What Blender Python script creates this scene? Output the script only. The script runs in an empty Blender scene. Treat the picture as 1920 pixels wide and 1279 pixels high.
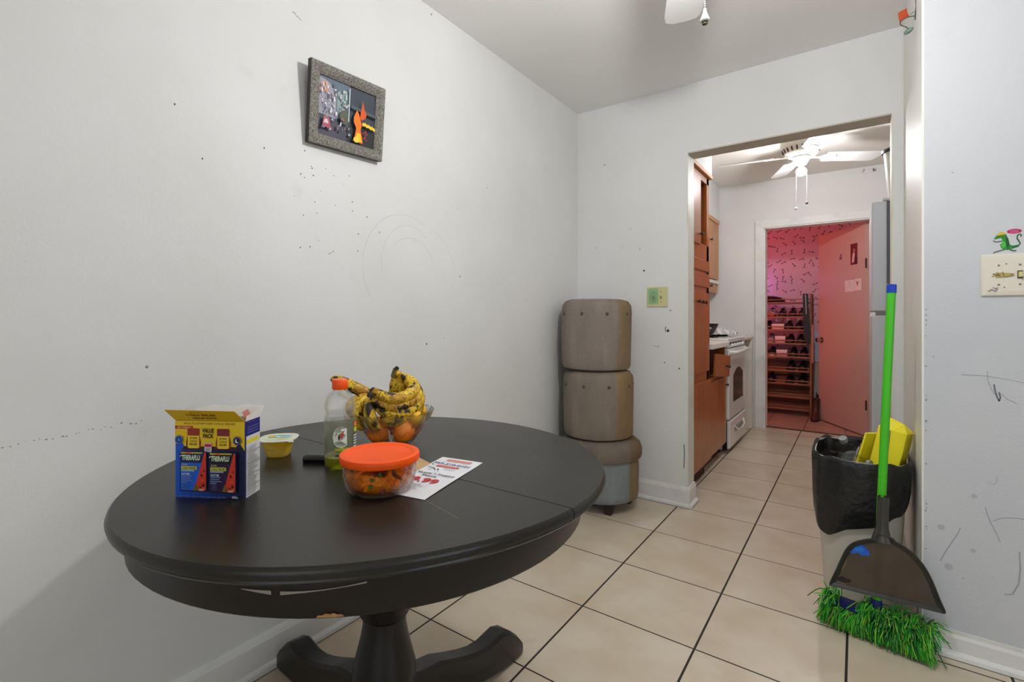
import bpy, bmesh, math, random
from mathutils import Vector, Matrix, Euler
random.seed(7)
PI = math.pi
D = math.radians
S = bpy.context.scene
COL = S.collection

# ------------------------------------------------------------------ camera, world, lights, exposure
cd = bpy.data.cameras.new('camera'); cam = bpy.data.objects.new('camera', cd); COL.objects.link(cam)
cam.location = (0, 0, 1.1); cam.rotation_euler = (PI/2, 0, 0.6391)
cd.sensor_width = 36; cd.lens = 916.65/1920*36
cd.shift_x = (960-925.47)/1920; cd.shift_y = -(639.5-595.02)/1920
cd.clip_start = 0.02
S.camera = cam
S.view_settings.view_transform = 'Standard'; S.view_settings.look = 'None'
S.view_settings.gamma = 1; S.view_settings.use_curve_mapping = False
S.view_settings.exposure = -0.14
W = bpy.data.worlds.new('world'); S.world = W; W.use_nodes = True
W.node_tree.nodes['Background'].inputs[0].default_value = (0.75, 0.85, 1, 1)
W.node_tree.nodes['Background'].inputs[1].default_value = 0.35

def light(name, kind, loc, energy, color, size=0.1, size_y=None, rot=(0, 0, 0)):
    l = bpy.data.lights.new(name, kind); o = bpy.data.objects.new(name, l); COL.objects.link(o)
    o.location = loc; o.rotation_euler = rot; l.energy = energy; l.color = color
    if kind == 'AREA':
        l.shape = 'RECTANGLE'; l.size = size; l.size_y = size_y or size
    else: l.shadow_soft_size = size
    return o
# daylight through the living room windows behind and to the right of the camera
light('window_daylight', 'AREA', (0.9, -2.72, 1.35), 20, (0.92, 0.96, 1.0), 2.2, 1.5, (PI/2, 0, 0))
light('window_daylight', 'AREA', (3.32, -0.3, 1.45), 22, (0.88, 0.94, 1.0), 1.6, 1.4, (PI/2, 0, PI/2))
# strength of the lit bulbs of the two ceiling fans (the bulbs themselves are built with the fans)
DINING_BULB, KITCHEN_BULB = 500.0, 620.0
# coloured lights of the back hall
light('hall_red_light', 'POINT', (-0.95, 5.85, 2.25), 5, (1.0, 0.12, 0.07), 0.08)
light('hall_red_light', 'POINT', (-0.90, 5.92, 0.95), 3.4, (1.0, 0.14, 0.08), 0.08)
light('hall_violet_light', 'POINT', (-1.02, 6.64, 1.50), 1.5, (0.62, 0.30, 1.0), 0.04)
light('hall_white_light', 'POINT', (0.55, 6.35, 2.2), 1.6, (1.0, 0.72, 0.66), 0.1)

# ------------------------------------------------------------------ helpers: colour, materials
def lin(c):
    return tuple((v/12.92 if v <= 0.04045 else ((v+0.055)/1.055)**2.4) for v in [x/255 for x in c[:3]])
MATS = {}
def mat(name, rgb, rough=0.6, metal=0.0, spec=0.5, trans=0.0, ior=1.45, rgb2=None, scale=8.0, stretch=(1, 1, 1),
        bump=0.0, bscale=None, lo=0.35, hi=0.65, emit=0.0, alpha=1.0, detail=4.0, coat=0.0):
    if name in MATS: return MATS[name]
    m = bpy.data.materials.new(name); m.use_nodes = True; nt = m.node_tree; b = nt.nodes['Principled BSDF']
    c = lin(rgb)+(1,)
    b.inputs['Base Color'].default_value = c; b.inputs['Roughness'].default_value = rough
    b.inputs['Metallic'].default_value = metal; b.inputs['Specular IOR Level'].default_value = spec
    b.inputs['Transmission Weight'].default_value = trans; b.inputs['IOR'].default_value = ior
    b.inputs['Alpha'].default_value = alpha; b.inputs['Coat Weight'].default_value = coat
    if emit: b.inputs['Emission Color'].default_value = c; b.inputs['Emission Strength'].default_value = emit
    if rgb2 or bump:
        tc = nt.nodes.new('ShaderNodeTexCoord'); mp = nt.nodes.new('ShaderNodeMapping'); mp.inputs['Scale'].default_value = stretch
        nt.links.new(tc.outputs['Object'], mp.inputs[0])
    if rgb2:
        n = nt.nodes.new('ShaderNodeTexNoise'); n.inputs['Scale'].default_value = scale; n.inputs['Detail'].default_value = detail
        r = nt.nodes.new('ShaderNodeValToRGB'); r.color_ramp.elements[0].position = lo; r.color_ramp.elements[1].position = hi
        r.color_ramp.elements[0].color = c; r.color_ramp.elements[1].color = lin(rgb2)+(1,)
        nt.links.new(mp.outputs[0], n.inputs['Vector']); nt.links.new(n.outputs['Fac'], r.inputs[0])
        nt.links.new(r.outputs[0], b.inputs['Base Color'])
    if bump:
        n2 = nt.nodes.new('ShaderNodeTexNoise'); n2.inputs['Scale'].default_value = bscale or scale*4; n2.inputs['Detail'].default_value = 3
        bp = nt.nodes.new('ShaderNodeBump'); bp.inputs['Strength'].default_value = bump; bp.inputs['Distance'].default_value = 0.01
        nt.links.new(mp.outputs[0], n2.inputs['Vector']); nt.links.new(n2.outputs['Fac'], bp.inputs['Height'])
        nt.links.new(bp.outputs[0], b.inputs['Normal'])
    MATS[name] = m
    return m
def ink(rgb, rough=0.55):
    return mat('ink_%d_%d_%d' % tuple(rgb[:3]), rgb, rough)
class NT:
    """tiny node-graph helper"""
    def __init__(s, m): s.t = m.node_tree; s.b = s.t.nodes['Principled BSDF']
    def n(s, k, **kw):
        x = s.t.nodes.new('ShaderNode'+k)
        for a, v in kw.items(): setattr(x, a, v)
        return x
    def link(s, a, b): s.t.links.new(a, b)
    def put(s, sock, v):
        if hasattr(v, 'is_linked') or isinstance(v, bpy.types.NodeSocket): s.link(v, sock)
        else: sock.default_value = v
    def m(s, op, a, b=0.0, c=0.0):
        x = s.n('Math', operation=op); s.put(x.inputs[0], a); s.put(x.inputs[1], b); s.put(x.inputs[2], c); return x.outputs[0]
    def mix(s, f, a, b):
        x = s.n('Mix', data_type='RGBA'); s.put(x.inputs[0], f); s.put(x.inputs[6], a); s.put(x.inputs[7], b); return x.outputs[2]
    def ramp(s, f, lo, hi):
        x = s.n('MapRange', clamp=True); s.put(x.inputs[0], f); x.inputs[1].default_value = lo; x.inputs[2].default_value = hi; return x.outputs[0]
    def noise(s, v, scale, detail=4.0):
        x = s.n('TexNoise'); s.link(v, x.inputs['Vector']); x.inputs['Scale'].default_value = scale; x.inputs['Detail'].default_value = detail; return x.outputs['Fac']
    def obj(s): return s.n('TexCoord').outputs['Object']
    def bump(s, h, strength, dist=0.01):
        x = s.n('Bump'); x.inputs['Strength'].default_value = strength; x.inputs['Distance'].default_value = dist
        s.link(h, x.inputs['Height']); s.link(x.outputs[0], s.b.inputs['Normal'])

# ------------------------------------------------------------------ helpers: geometry
def V(*a): return Vector(a)
class MB:
    """collects shapes into one mesh (several material slots allowed)"""
    def __init__(s): s.v = []; s.f = []; s.mi = []; s.mats = []; s.sm = []
    def slot(s, m):
        if m not in s.mats: s.mats.append(m)
        return s.mats.index(m)
    def add(s, vs, fs, m, smooth=False):
        o = len(s.v); k = s.slot(m); s.v += [Vector(v) for v in vs]
        for f in fs: s.f.append([i+o for i in f]); s.mi.append(k); s.sm.append(smooth)
        return s
    def box(s, a, b, m, bev=0.0, M=None):
        bm = bmesh.new(); bmesh.ops.create_cube(bm, size=1)
        a = Vector(a); b = Vector(b); c = (a+b)/2; d = b-a
        for v in bm.verts: v.co = Vector((v.co.x*d.x, v.co.y*d.y, v.co.z*d.z))+c
        if bev: bmesh.ops.bevel(bm, geom=bm.edges[:], offset=bev, segments=2, affect='EDGES', profile=0.5)
        bm.verts.index_update()
        vs = [(M @ v.co if M else v.co.copy()) for v in bm.verts]; fs = [[v.index for v in f.verts] for f in bm.faces]
        bm.free(); return s.add(vs, fs, m)
    def lathe(s, prof, m, n=40, c=(0, 0, 0), smooth=True, M=None, mod=None, cap=True):
        c = Vector(c); vs = []; fs = []
        for (r, z) in prof:
            for i in range(n):
                a = 2*PI*i/n; rr = r*(mod(a, z) if mod else 1)
                p = c+Vector((rr*math.cos(a), rr*math.sin(a), z)); vs.append(M @ p if M else p)
        for j in range(len(prof)-1):
            for i in range(n):
                k = (i+1) % n; fs.append([j*n+i, j*n+k, (j+1)*n+k, (j+1)*n+i])
        if cap:
            if prof[0][0] > 1e-5: fs.append([i for i in range(n)][::-1])
            if prof[-1][0] > 1e-5: fs.append([(len(prof)-1)*n+i for i in range(n)])
        return s.add(vs, fs, m, smooth)
    def tube(s, pts, r, m, n=10, smooth=True, cap=True, flat=1.0):
        pts = [Vector(p) for p in pts]; R = r if isinstance(r, (list, tuple)) else [r]*len(pts)
        vs = []; fs = []; up = None
        for i, p in enumerate(pts):
            t = (pts[min(i+1, len(pts)-1)]-pts[max(i-1, 0)])
            t = t.normalized() if t.length > 1e-9 else Vector((0, 0, 1))
            if up is None: up = t.orthogonal().normalized()
            up = (up-t*up.dot(t)); up = up.normalized() if up.length > 1e-6 else t.orthogonal().normalized()
            w = t.cross(up)
            for k in range(n):
                a = 2*PI*k/n; vs.append(p+(up*math.cos(a)+w*math.sin(a)*flat)*R[i])
        for j in range(len(pts)-1):
            for k in range(n):
                q = (k+1) % n; fs.append([j*n+k, j*n+q, (j+1)*n+q, (j+1)*n+k])
        if cap: fs.append(list(range(n))[::-1]); fs.append([(len(pts)-1)*n+k for k in range(n)])
        return s.add(vs, fs, m, smooth)
    def sphere(s, c, r, m, n=16, sc=(1, 1, 1), M=None):
        prof = [(max(1e-6, math.sin(PI*i/(n//2+2)))*1.0, -math.cos(PI*i/(n//2+2))) for i in range(n//2+3)]
        c = Vector(c); vs = []; fs = []
        for (pr, pz) in prof:
            for i in range(n):
                a = 2*PI*i/n; p = Vector((pr*math.cos(a)*r*sc[0], pr*math.sin(a)*r*sc[1], pz*r*sc[2]))
                vs.append(c+(M @ p if M else p))
        for j in range(len(prof)-1):
            for i in range(n):
                k = (i+1) % n; fs.append([j*n+i, j*n+k, (j+1)*n+k, (j+1)*n+i])
        return s.add(vs, fs, m, True)
    def prism(s, pts, ext, m, smooth=False):
        """closed polygon of 3D points extruded by a vector"""
        pts = [Vector(p) for p in pts]; e = Vector(ext); n = len(pts)
        fs = [list(range(n))[::-1], [n+i for i in range(n)]]+[[i, (i+1) % n, n+(i+1) % n, n+i] for i in range(n)]
        return s.add(pts+[p+e for p in pts], fs, m, smooth)
    def loft(s, rings, m, smooth=True, cap=True, closed=True):
        n = len(rings[0]); vs = [Vector(p) for r in rings for p in r]; fs = []
        for j in range(len(rings)-1):
            for k in range(n if closed else n-1):
                q = (k+1) % n; fs.append([j*n+k, j*n+q, (j+1)*n+q, (j+1)*n+k])
        if cap: fs.append(list(range(n))[::-1]); fs.append([(len(rings)-1)*n+k for k in range(n)])
        return s.add(vs, fs, m, smooth)
    def strip(s, pts, w, n, m):
        """flat ribbon lying on a surface of normal n"""
        pts = [Vector(p) for p in pts]; n = Vector(n); vs = []
        for i, p in enumerate(pts):
            t = (pts[min(i+1, len(pts)-1)]-pts[max(i-1, 0)]).normalized(); q = n.cross(t)*w/2
            vs += [p-q, p+q]
        return s.add(vs, [[2*i, 2*i+2, 2*i+3, 2*i+1] for i in range(len(pts)-1)], m)
    def build(s, name, parent=None, world=False, fixn=True):
        me = bpy.data.meshes.new(name)
        vs = s.v
        if world and parent is not None:
            Mi = wm(parent).inverted(); vs = [Mi @ v for v in vs]
        me.from_pydata([tuple(v) for v in vs], [], s.f)
        for m in s.mats: me.materials.append(m)
        me.polygons.foreach_set('material_index', s.mi); me.polygons.foreach_set('use_smooth', s.sm)
        me.validate(); me.update()
        if fixn:
            bm = bmesh.new(); bm.from_mesh(me); bmesh.ops.recalc_face_normals(bm, faces=bm.faces); bm.to_mesh(me); bm.free()
        if any(s.sm): me.set_sharp_from_angle(angle=math.radians(42))
        o = bpy.data.objects.new(name, me); COL.objects.link(o)
        if parent is not None: o.parent = parent
        return o
def wm(o):
    M = Matrix.LocRotScale(o.location, o.rotation_euler, o.scale)
    return wm(o.parent) @ M if o.parent else M
def tag(o, label, cat, group=None, kind=None):
    o['label'] = label; o['category'] = cat
    if group: o['group'] = group
    if kind: o['kind'] = kind
    return o
def thing(name, label, cat, loc=(0, 0, 0), rotz=0, group=None, rot=None):
    o = bpy.data.objects.new(name, None); COL.objects.link(o); o.empty_display_size = 0.05
    o.location = loc; o.rotation_euler = rot or (0, 0, rotz)
    return tag(o, label, cat, group)
def struct(name, mb):
    o = mb.build(name); o['kind'] = 'structure'; return o
def copy_tree(o, parent=None):
    c = o.copy(); COL.objects.link(c); c.parent = parent
    for ch in list(o.children): copy_tree(ch, c)
    return c
def lab(o, t): o['label'] = t; return o

class Print:
    """flat printed graphics: polygons and lettering laid in thin layers on a surface given by fn(u, v, h)"""
    def __init__(s, fn): s.fn = fn; s.mb = MB(); s.k = 0; s.step = 0.00012
    def h(s): s.k += 1; return 0.0002+s.k*s.step
    def poly(s, pts, rgb, rough=0.5, m=None):
        h = s.h(); s.mb.add([s.fn(u, v, h) for u, v in pts], [list(range(len(pts)))], m or ink(rgb, rough)); return s
    def rect(s, u0, v0, u1, v1, rgb, n=1, m=None):
        h = s.h()
        us = [u0+(u1-u0)*i/n for i in range(n+1)]
        vs = [s.fn(u, v0, h) for u in us]+[s.fn(u, v1, h) for u in us]
        s.mb.add(vs, [[i, i+1, n+2+i, n+1+i] for i in range(n)], m or ink(rgb)); return s
    def ell(s, u, v, a, b, rgb, n=20):
        return s.poly([(u+a*math.cos(2*PI*i/n), v+b*math.sin(2*PI*i/n)) for i in range(n)], rgb)
    def rrect(s, u0, v0, u1, v1, r, rgb):
        p = []
        for cx, cy, a0 in ((u1-r, v1-r, 0), (u0+r, v1-r, 90), (u0+r, v0+r, 180), (u1-r, v0+r, 270)):
            for i in range(5):
                a = math.radians(a0+i*22.5); p.append((cx+r*math.cos(a), cy+r*math.sin(a)))
        return s.poly(p, rgb)
    def line(s, pts, w, rgb):
        h = s.h(); vs = []; P = [Vector((a, b)) for a, b in pts]
        for i, p in enumerate(P):
            t = (P[min(i+1, len(P)-1)]-P[max(i-1, 0)]).normalized(); q = Vector((-t.y, t.x))*w/2
            vs += [s.fn(*(p-q), h), s.fn(*(p+q), h)]
        s.mb.add(vs, [[2*i, 2*i+2, 2*i+3, 2*i+1] for i in range(len(P)-1)], ink(rgb)); return s
    def text(s, t, u, v, size, rgb, width=None, align='CENTER', bold=0.0, shear=0.0):
        c = bpy.data.curves.new('t', 'FONT'); c.body = t; c.size = size; c.align_x = align; c.resolution_u = 3; c.shear = shear
        c.offset = bold*size
        o = bpy.data.objects.new('t', c); me = bpy.data.meshes.new_from_object(o)
        P = [v_.co.copy() for v_ in me.vertices]
        k = 1.0
        if width and P:
            w = max(p.x for p in P)-min(p.x for p in P); k = width/w if w > 1e-6 else 1
        h = s.h()
        s.mb.add([s.fn(u+p.x*k, v+p.y, h) for p in P], [list(p.vertices) for p in me.polygons], ink(rgb))
        bpy.data.objects.remove(o); bpy.data.meshes.remove(me); bpy.data.curves.remove(c); return s
    def build(s, name, parent=None, world=False): return s.mb.build(name, parent, world, fixn=False)
def plane_fn(o, u, v, n):
    o, u, v, n = Vector(o), Vector(u).normalized(), Vector(v).normalized(), Vector(n).normalized()
    return lambda a, b, h: o+u*a+v*b+n*h
def spline(P, k=6):
    P = [Vector(p) for p in P]; out = []
    for i in range(len(P)-1):
        a = P[max(i-1, 0)]; b = P[i]; c = P[i+1]; d = P[min(i+2, len(P)-1)]
        for j in range(k):
            t = j/k
            out.append(0.5*((2*b)+(c-a)*t+(2*a-5*b+4*c-d)*t*t+(3*b-a-3*c+d)*t**3))
    return out+[P[-1]]
def lerp_list(R, n):
    out = []
    for i in range(n):
        t = i/(n-1)*(len(R)-1); k = min(int(t), len(R)-2); out.append(R[k]+(R[k+1]-R[k])*(t-k))
    return out

# ------------------------------------------------------------------ setting: materials
LX = -1.49; FY = 2.947; FB = 3.07; CZ = 2.45; RX = 0.18; RY = 2.165; KY = 5.5; KB = 5.62; HY = 6.75
def wall_mat(name, rgb, rgb2, dots=0.0):
    m = mat(name, rgb, 0.62); g = NT(m); o = g.obj()
    big = g.ramp(g.noise(o, 1.3, 5), 0.35, 0.75)
    c = g.mix(big, lin(rgb)+(1,), lin(rgb2)+(1,))
    if dots:
        vor = g.n('TexVoronoi', feature='F1'); g.link(o, vor.inputs['Vector']); vor.inputs['Scale'].default_value = 7.0
        spot = g.m('MULTIPLY', g.m('LESS_THAN', vor.outputs['Distance'], 0.03), g.m('GREATER_THAN', g.noise(o, 2.0, 2), 1-dots))
        c = g.mix(g.m('MULTIPLY', spot, 0.75), c, (0.05, 0.045, 0.04, 1))
    sc = g.ramp(g.noise(o, 9.0, 8), 0.66, 0.78)
    c = g.mix(g.m('MULTIPLY', sc, 0.10), c, (0.35, 0.33, 0.30, 1))
    g.link(c, g.b.inputs['Base Color']); g.bump(g.noise(o, 160, 3), 0.12, 0.004)
    return m
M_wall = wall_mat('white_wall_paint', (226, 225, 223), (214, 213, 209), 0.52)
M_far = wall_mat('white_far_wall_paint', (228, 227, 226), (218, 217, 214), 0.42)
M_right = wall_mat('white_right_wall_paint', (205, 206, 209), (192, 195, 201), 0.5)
M_ceil = wall_mat('ceiling_paint', (236, 235, 232), (230, 229, 226))
M_kceil = mat('kitchen_ceiling_paint', (232, 229, 222), 0.7)
M_kwall = mat('kitchen_wall_paint', (228, 227, 224), 0.6, rgb2=(218, 217, 214), scale=2)
M_trim = mat('trim_paint', (226, 225, 221), 0.45, rgb2=(196, 194, 187), scale=5, lo=0.5, hi=0.8)
M_jamb = mat('worn_jamb_paint', (226, 222, 212), 0.5, rgb2=(190, 170, 140), scale=4, lo=0.55, hi=0.9)
M_dirt = mat('dark_grime', (70, 66, 60), 0.8)

def tile_mat(name, c1, c2, grout, x0, y0, T, gw, rough):
    m = mat(name, c1, rough); g = NT(m); o = g.obj()
    sp = g.n('SeparateXYZ'); g.link(o, sp.inputs[0])
    u = g.m('DIVIDE', g.m('SUBTRACT', sp.outputs[0], x0), T); v = g.m('DIVIDE', g.m('SUBTRACT', sp.outputs[1], y0), T)
    du = g.m('ABSOLUTE', g.m('SUBTRACT', g.m('FRACT', g.m('ADD', u, 0.5)), 0.5))
    dv = g.m('ABSOLUTE', g.m('SUBTRACT', g.m('FRACT', g.m('ADD', v, 0.5)), 0.5))
    mu = g.m('LESS_THAN', du, gw/T); mv = g.m('LESS_THAN', dv, gw*0.8/T)
    cb = g.n('CombineXYZ'); g.link(g.m('FLOOR', u), cb.inputs[0]); g.link(g.m('FLOOR', v), cb.inputs[1])
    wn = g.n('TexWhiteNoise', noise_dimensions='3D'); g.link(cb.outputs[0], wn.inputs['Vector'])
    f = g.m('ADD', g.m('MULTIPLY', wn.outputs['Value'], 0.35), g.ramp(g.noise(o, 5.0, 6), 0.35, 0.75))
    c = g.mix(f, lin(c1)+(1,), lin(c2)+(1,))
    c = g.mix(g.m('MULTIPLY', g.ramp(g.noise(o, 14, 6), 0.62, 0.75), 0.18), c, (0.40, 0.31, 0.22, 1))
    far = g.ramp(sp.outputs[1], 2.35, 2.45)
    gv = g.mix(far, lin(grout)+(1,), lin((108, 84, 60))+(1,))
    c = g.mix(mv, c, gv); c = g.mix(mu, c, lin(grout)+(1,))
    g.link(c, g.b.inputs['Base Color'])
    mk = g.m('MAXIMUM', mu, mv)
    g.link(g.m('ADD', rough, g.m('MULTIPLY', mk, 0.4)), g.b.inputs['Roughness'])
    g.bump(g.m('ADD', g.m('MULTIPLY', g.noise(o, 22, 3), 0.12), g.m('SUBTRACT', 1.0, mk)), 0.25, 0.003)
    return m
T = 0.40612
M_floor = tile_mat('beige_floor_tile', (214, 200, 180), (198, 181, 156), (38, 30, 24), 1.1*-0.3934, 1.1*1.5432, T, 0.0036, 0.28)
M_hall = tile_mat('hall_floor_tile', (190, 150, 130), (176, 138, 118), (70, 48, 40), -0.42, 5.98, 0.33, 0.003, 0.2)

# wallpaper: small dark sprigs, each turned its own way
M_paper = mat('sprig_wallpaper', (226, 180, 194), 0.6); g = NT(M_paper); o = g.obj()
mp = g.n('Mapping'); mp.inputs['Rotation'].default_value = (PI/2, 0, 0); g.link(o, mp.inputs[0])
vs_ = g.n('VectorMath', operation='MULTIPLY'); g.link(mp.outputs[0], vs_.inputs[0]); vs_.inputs[1].default_value = (11, 11, 0)
vor = g.n('TexVoronoi', voronoi_dimensions='2D', feature='F1'); vor.inputs['Scale'].default_value = 1.0; vor.inputs['Randomness'].default_value = 0.75
g.link(vs_.outputs[0], vor.inputs['Vector'])
df = g.n('VectorMath', operation='SUBTRACT'); g.link(vs_.outputs[0], df.inputs[0]); g.link(vor.outputs['Position'], df.inputs[1])
sx = g.n('SeparateXYZ'); g.link(df.outputs[0], sx.inputs[0]); sc_ = g.n('SeparateColor'); g.link(vor.outputs['Color'], sc_.inputs[0])
def arm(add, ln):
    an = g.m('ADD', g.m('MULTIPLY', sc_.outputs[0], 6.28), add); c_ = g.m('COSINE', an); s_ = g.m('SINE', an)
    a = g.m('ADD', g.m('MULTIPLY', sx.outputs[0], c_), g.m('MULTIPLY', sx.outputs[1], s_))
    b = g.m('ABSOLUTE', g.m('SUBTRACT', g.m('MULTIPLY', sx.outputs[1], c_), g.m('MULTIPLY', sx.outputs[0], s_)))
    w = g.m('ADD', 0.03, g.m('MULTIPLY', a, 0.11))
    return g.m('MULTIPLY', g.m('LESS_THAN', b, w), g.m('MULTIPLY', g.m('GREATER_THAN', a, 0.0), g.m('LESS_THAN', a, ln)))
mk = g.m('MAXIMUM', g.m('MAXIMUM', arm(0, 0.36), arm(2.7, 0.20)), arm(3.6, 0.26))
g.link(g.mix(g.m('MULTIPLY', mk, 0.85), lin((226, 180, 194))+(1,), lin((74, 52, 62))+(1,)), g.b.inputs['Base Color'])

# ------------------------------------------------------------------ setting: structure
struct('floor', MB().box((LX-0.1, -2.7, -0.08), (3.4, KB-0.04, 0), M_floor))
struct('floor_hall', MB().box((-1.9, KB-0.04, -0.08), (1.5, HY+0.1, 0.004), M_hall))
struct('ceiling', MB().box((LX-0.1, -2.7, CZ), (3.4, FB-0.06, CZ+0.08), M_ceil))
struct('ceiling_kitchen', MB().box((LX-0.1, FB-0.06, CZ), (1.1, KB, CZ+0.08), M_kceil))
struct('ceiling_hall', MB().box((-1.9, KB, 2.42), (1.5, HY+0.1, 2.5), mat('hall_ceiling_paint', (214, 200, 196), 0.7)))

def px_marks(mb, fn, items, m):
    for it in items: mb.strip([fn(u, v, 0.0006) for u, v in it[0]], it[1], fn.n, m)
fl = plane_fn((LX, 0, 0), (0, 1, 0), (0, 0, 1), (1, 0, 0)); fl.n = Vector((1, 0, 0))
M_pencil = mat('pencil_mark', (206, 205, 202), 0.8); M_scuff = mat('grey_scuff', (120, 116, 112), 0.8); M_pen = mat('pen_mark', (152, 155, 162), 0.8); M_penb = mat('dark_pen_mark', (104, 107, 113), 0.8)
wl = MB().box((LX-0.1, -2.7, 0), (LX, KB, CZ), M_wall)
def arc(cy, cz, ry, rz, a0, a1, n=22): return [(cy+ry*math.cos(math.radians(a0+(a1-a0)*i/n)), cz+rz*math.sin(math.radians(a0+(a1-a0)*i/n))) for i in range(n+1)]
px_marks(wl, fl, [(arc(1.40, 1.30, .22, .22, 60, 215), .0022), (arc(1.42, 1.31, .15, .17, 50, 190), .002), (arc(1.43, 1.28, .14, .15, 20, 130), .002),
                  (arc(1.42, 1.30, .28, .21, -20, 60), .0018)], M_pencil)
random.seed(3)
for k in range(16):
    y0, z0 = 0.905+random.uniform(-.004, .03), 2.085-random.uniform(0, .006)
for k in range(14): px_marks(wl, fl, [([(0.895+k*0.0022, 2.103-k*0.0006), (0.899+k*0.0022, 2.107-k*.0012+random.uniform(-.004, .004))], .0012)], M_scuff)
for (y, z, r) in [(1.74, 1.29, .004), (1.52, .985, .005), (1.2, 1.48, .003), (1.26, 1.43, .003), (1.16, 1.41, .003), (.62, 1.55, .003), (.55, 1.68, .003), (.80, 1.63, .003), (.94, 1.66, .003), (1.95, 1.75, .003), (1.05, .86, .003)]:
    wl.add([fl(y+r*.7*math.cos(a*PI/4), z+r*math.sin(a*PI/4), .0006) for a in range(8)], [list(range(8))], M_dirt)
for k in range(24):
    y, z = 1.0+random.uniform(-.12, .16), 1.50+random.uniform(-.18, .12); r = random.uniform(.0012, .0026)
    wl.add([fl(y+r*math.cos(a*PI/3), z+r*math.sin(a*PI/3), .0006) for a in range(6)], [list(range(6))], M_dirt)
for k in range(26):
    y = 0.17+k*0.012+random.uniform(-.004, .004); z = .815+.05*(y-.17)+random.uniform(-.006, .006); r = random.uniform(.0006, .0016)
    wl.add([fl(y+r*2*math.cos(a*PI/3), z+r*math.sin(a*PI/3), .0006) for a in range(6)], [list(range(6))], M_scuff)
struct('wall_left', wl)

wf = MB()
for a, b in (((LX, FY, 0), (-0.786, FB, CZ)), ((-0.786, FY, 2.055), (0.131, FB, CZ)), ((0.131, FY, 0), (RX+.1, FB, CZ))): wf.box(a, b, M_far)
ff = plane_fn((0, FY, 0), (1, 0, 0), (0, 0, 1), (0, -1, 0)); ff.n = Vector((0, -1, 0))
for (x, z, r) in [(-1.045, 1.385, .006), (-.90, 1.02, .009), (-.885, 1.14, .004), (-.92, .83, .004), (-.835, .80, .005), (-1.13, 1.65, .003), (-1.07, 1.52, .003), (-1.36, 1.55, .003), (-.96, .92, .003)]:
    wf.add([ff(x+r*math.cos(a*PI/4), z+r*math.sin(a*PI/4), .0006) for a in range(8)], [list(range(8))], M_dirt)
px_marks(wf, ff, [([(-.912, 1.045), (-.916, 1.03), (-.912, 1.012)], .005), ([(-.99, .93), (-.97, .925), (-.95, .93)], .002), ([(-.808, .36), (-.806, .30), (-.809, .22)], .006)], M_scuff)
struct('wall_far', wf)
struct('trim_doorway', MB().box((-0.792, FY-0.002, 0.13), (-0.785, FB+0.002, 2.055), M_jamb).box((0.130, FY-0.002, 0.1), (0.137, FB+0.002, 2.055), M_jamb)
       .box((-0.786, FY-.002, 2.049), (0.131, FB+.002, 2.056), mat('doorway_soffit', (196, 190, 176), 0.6)))

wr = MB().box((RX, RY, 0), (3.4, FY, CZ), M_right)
fr = plane_fn((0, RY, 0), (1, 0, 0), (0, 0, 1), (0, -1, 0)); fr.n = Vector((0, -1, 0))
px_marks(wr, fr, [([(.345, .89), (.347, .87), (.352, .85), (.356, .838)], .0035), ([(.356, .866), (.359, .85), (.356, .838)], .0035)], M_penb)
px_marks(wr, fr, [
                  ([(.27, .915), (.33, .915), (.40, .902), (.46, .89)], .0014), ([(.330, .93), (.331, .90), (.340, .87), (.349, .855)], .0014),
                  ([(.36, .862), (.375, .845), (.395, .835)], .002), ([(.22, .30), (.235, .34), (.262, .40), (.268, .42)], .0022),
                  ([(.33, .58), (.345, .575), (.352, .59), (.350, .60)], .0014), ([(.342, .46), (.362, .475), (.39, .482), (.43, .484)], .0016),
                  ([(.325, .50), (.335, .46), (.352, .42), (.358, .40)], .0018), ([(.40, .38), (.402, .33), (.398, .28), (.385, .245), (.368, .24)], .003)], M_pen)
for (x, z, r) in [(.222, .411, .010), (.240, .287, .011), (.298, .355, .007), (.30, .53, .008), (.275, .26, .003), (.203, .97, .004), (.25, 1.57, .003)]:
    wr.add([fr(x+r*math.cos(a*PI/4), z+r*math.sin(a*PI/4), .0006) for a in range(8)], [list(range(8))], mat('faded_smudge', (178, 181, 185), .8))
fs_ = plane_fn((RX, 0, 0), (0, 1, 0), (0, 0, 1), (-1, 0, 0)); fs_.n = Vector((-1, 0, 0))
for k in range(5): wr.strip([fs_(2.24+k*.045, .11, .0006), fs_(2.235+k*.045+.01, .17+.03*(k % 2), .0006)], .012, fs_.n, mat('gouged_wood', (110, 84, 50), .8))
random.seed(5)
for k in range(26):
    z = random.uniform(.1, 1.15); r = random.uniform(.0006, .0018)
    wr.add([fr(RX+.003+random.uniform(0, .004)+r*math.cos(a*PI/3), z+r*1.6*math.sin(a*PI/3), .0006) for a in range(6)], [list(range(6))], M_scuff)
struct('wall_right', wr)
struct('trim_passage', MB().box((RX-0.006, RY+0.002, 0.10), (RX, FY-.004, CZ), mat('passage_paint', (234, 231, 224), 0.45, rgb2=(222, 208, 172), scale=1.3, lo=0.6, hi=0.95)))
# living room behind the camera: window walls
wb = MB()
for a, b in (((LX, -2.7, 0), (3.4, -2.6, .55)), ((LX, -2.7, 2.15), (3.4, -2.6, CZ)), ((LX, -2.7, .55), (-.25, -2.6, 2.15)), ((2.05, -2.7, .55), (3.4, -2.6, 2.15))): wb.box(a, b, M_wall)
struct('wall_back', wb)
we = MB()
for a, b in (((3.2, -2.6, 0), (3.3, RY, .7)), ((3.2, -2.6, 2.2), (3.3, RY, CZ)), ((3.2, -2.6, .7), (3.3, -1.15, 2.2)), ((3.2, .55, .7), (3.3, RY, 2.2))): we.box(a, b, M_wall)
struct('wall_living_room', we)

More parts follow.
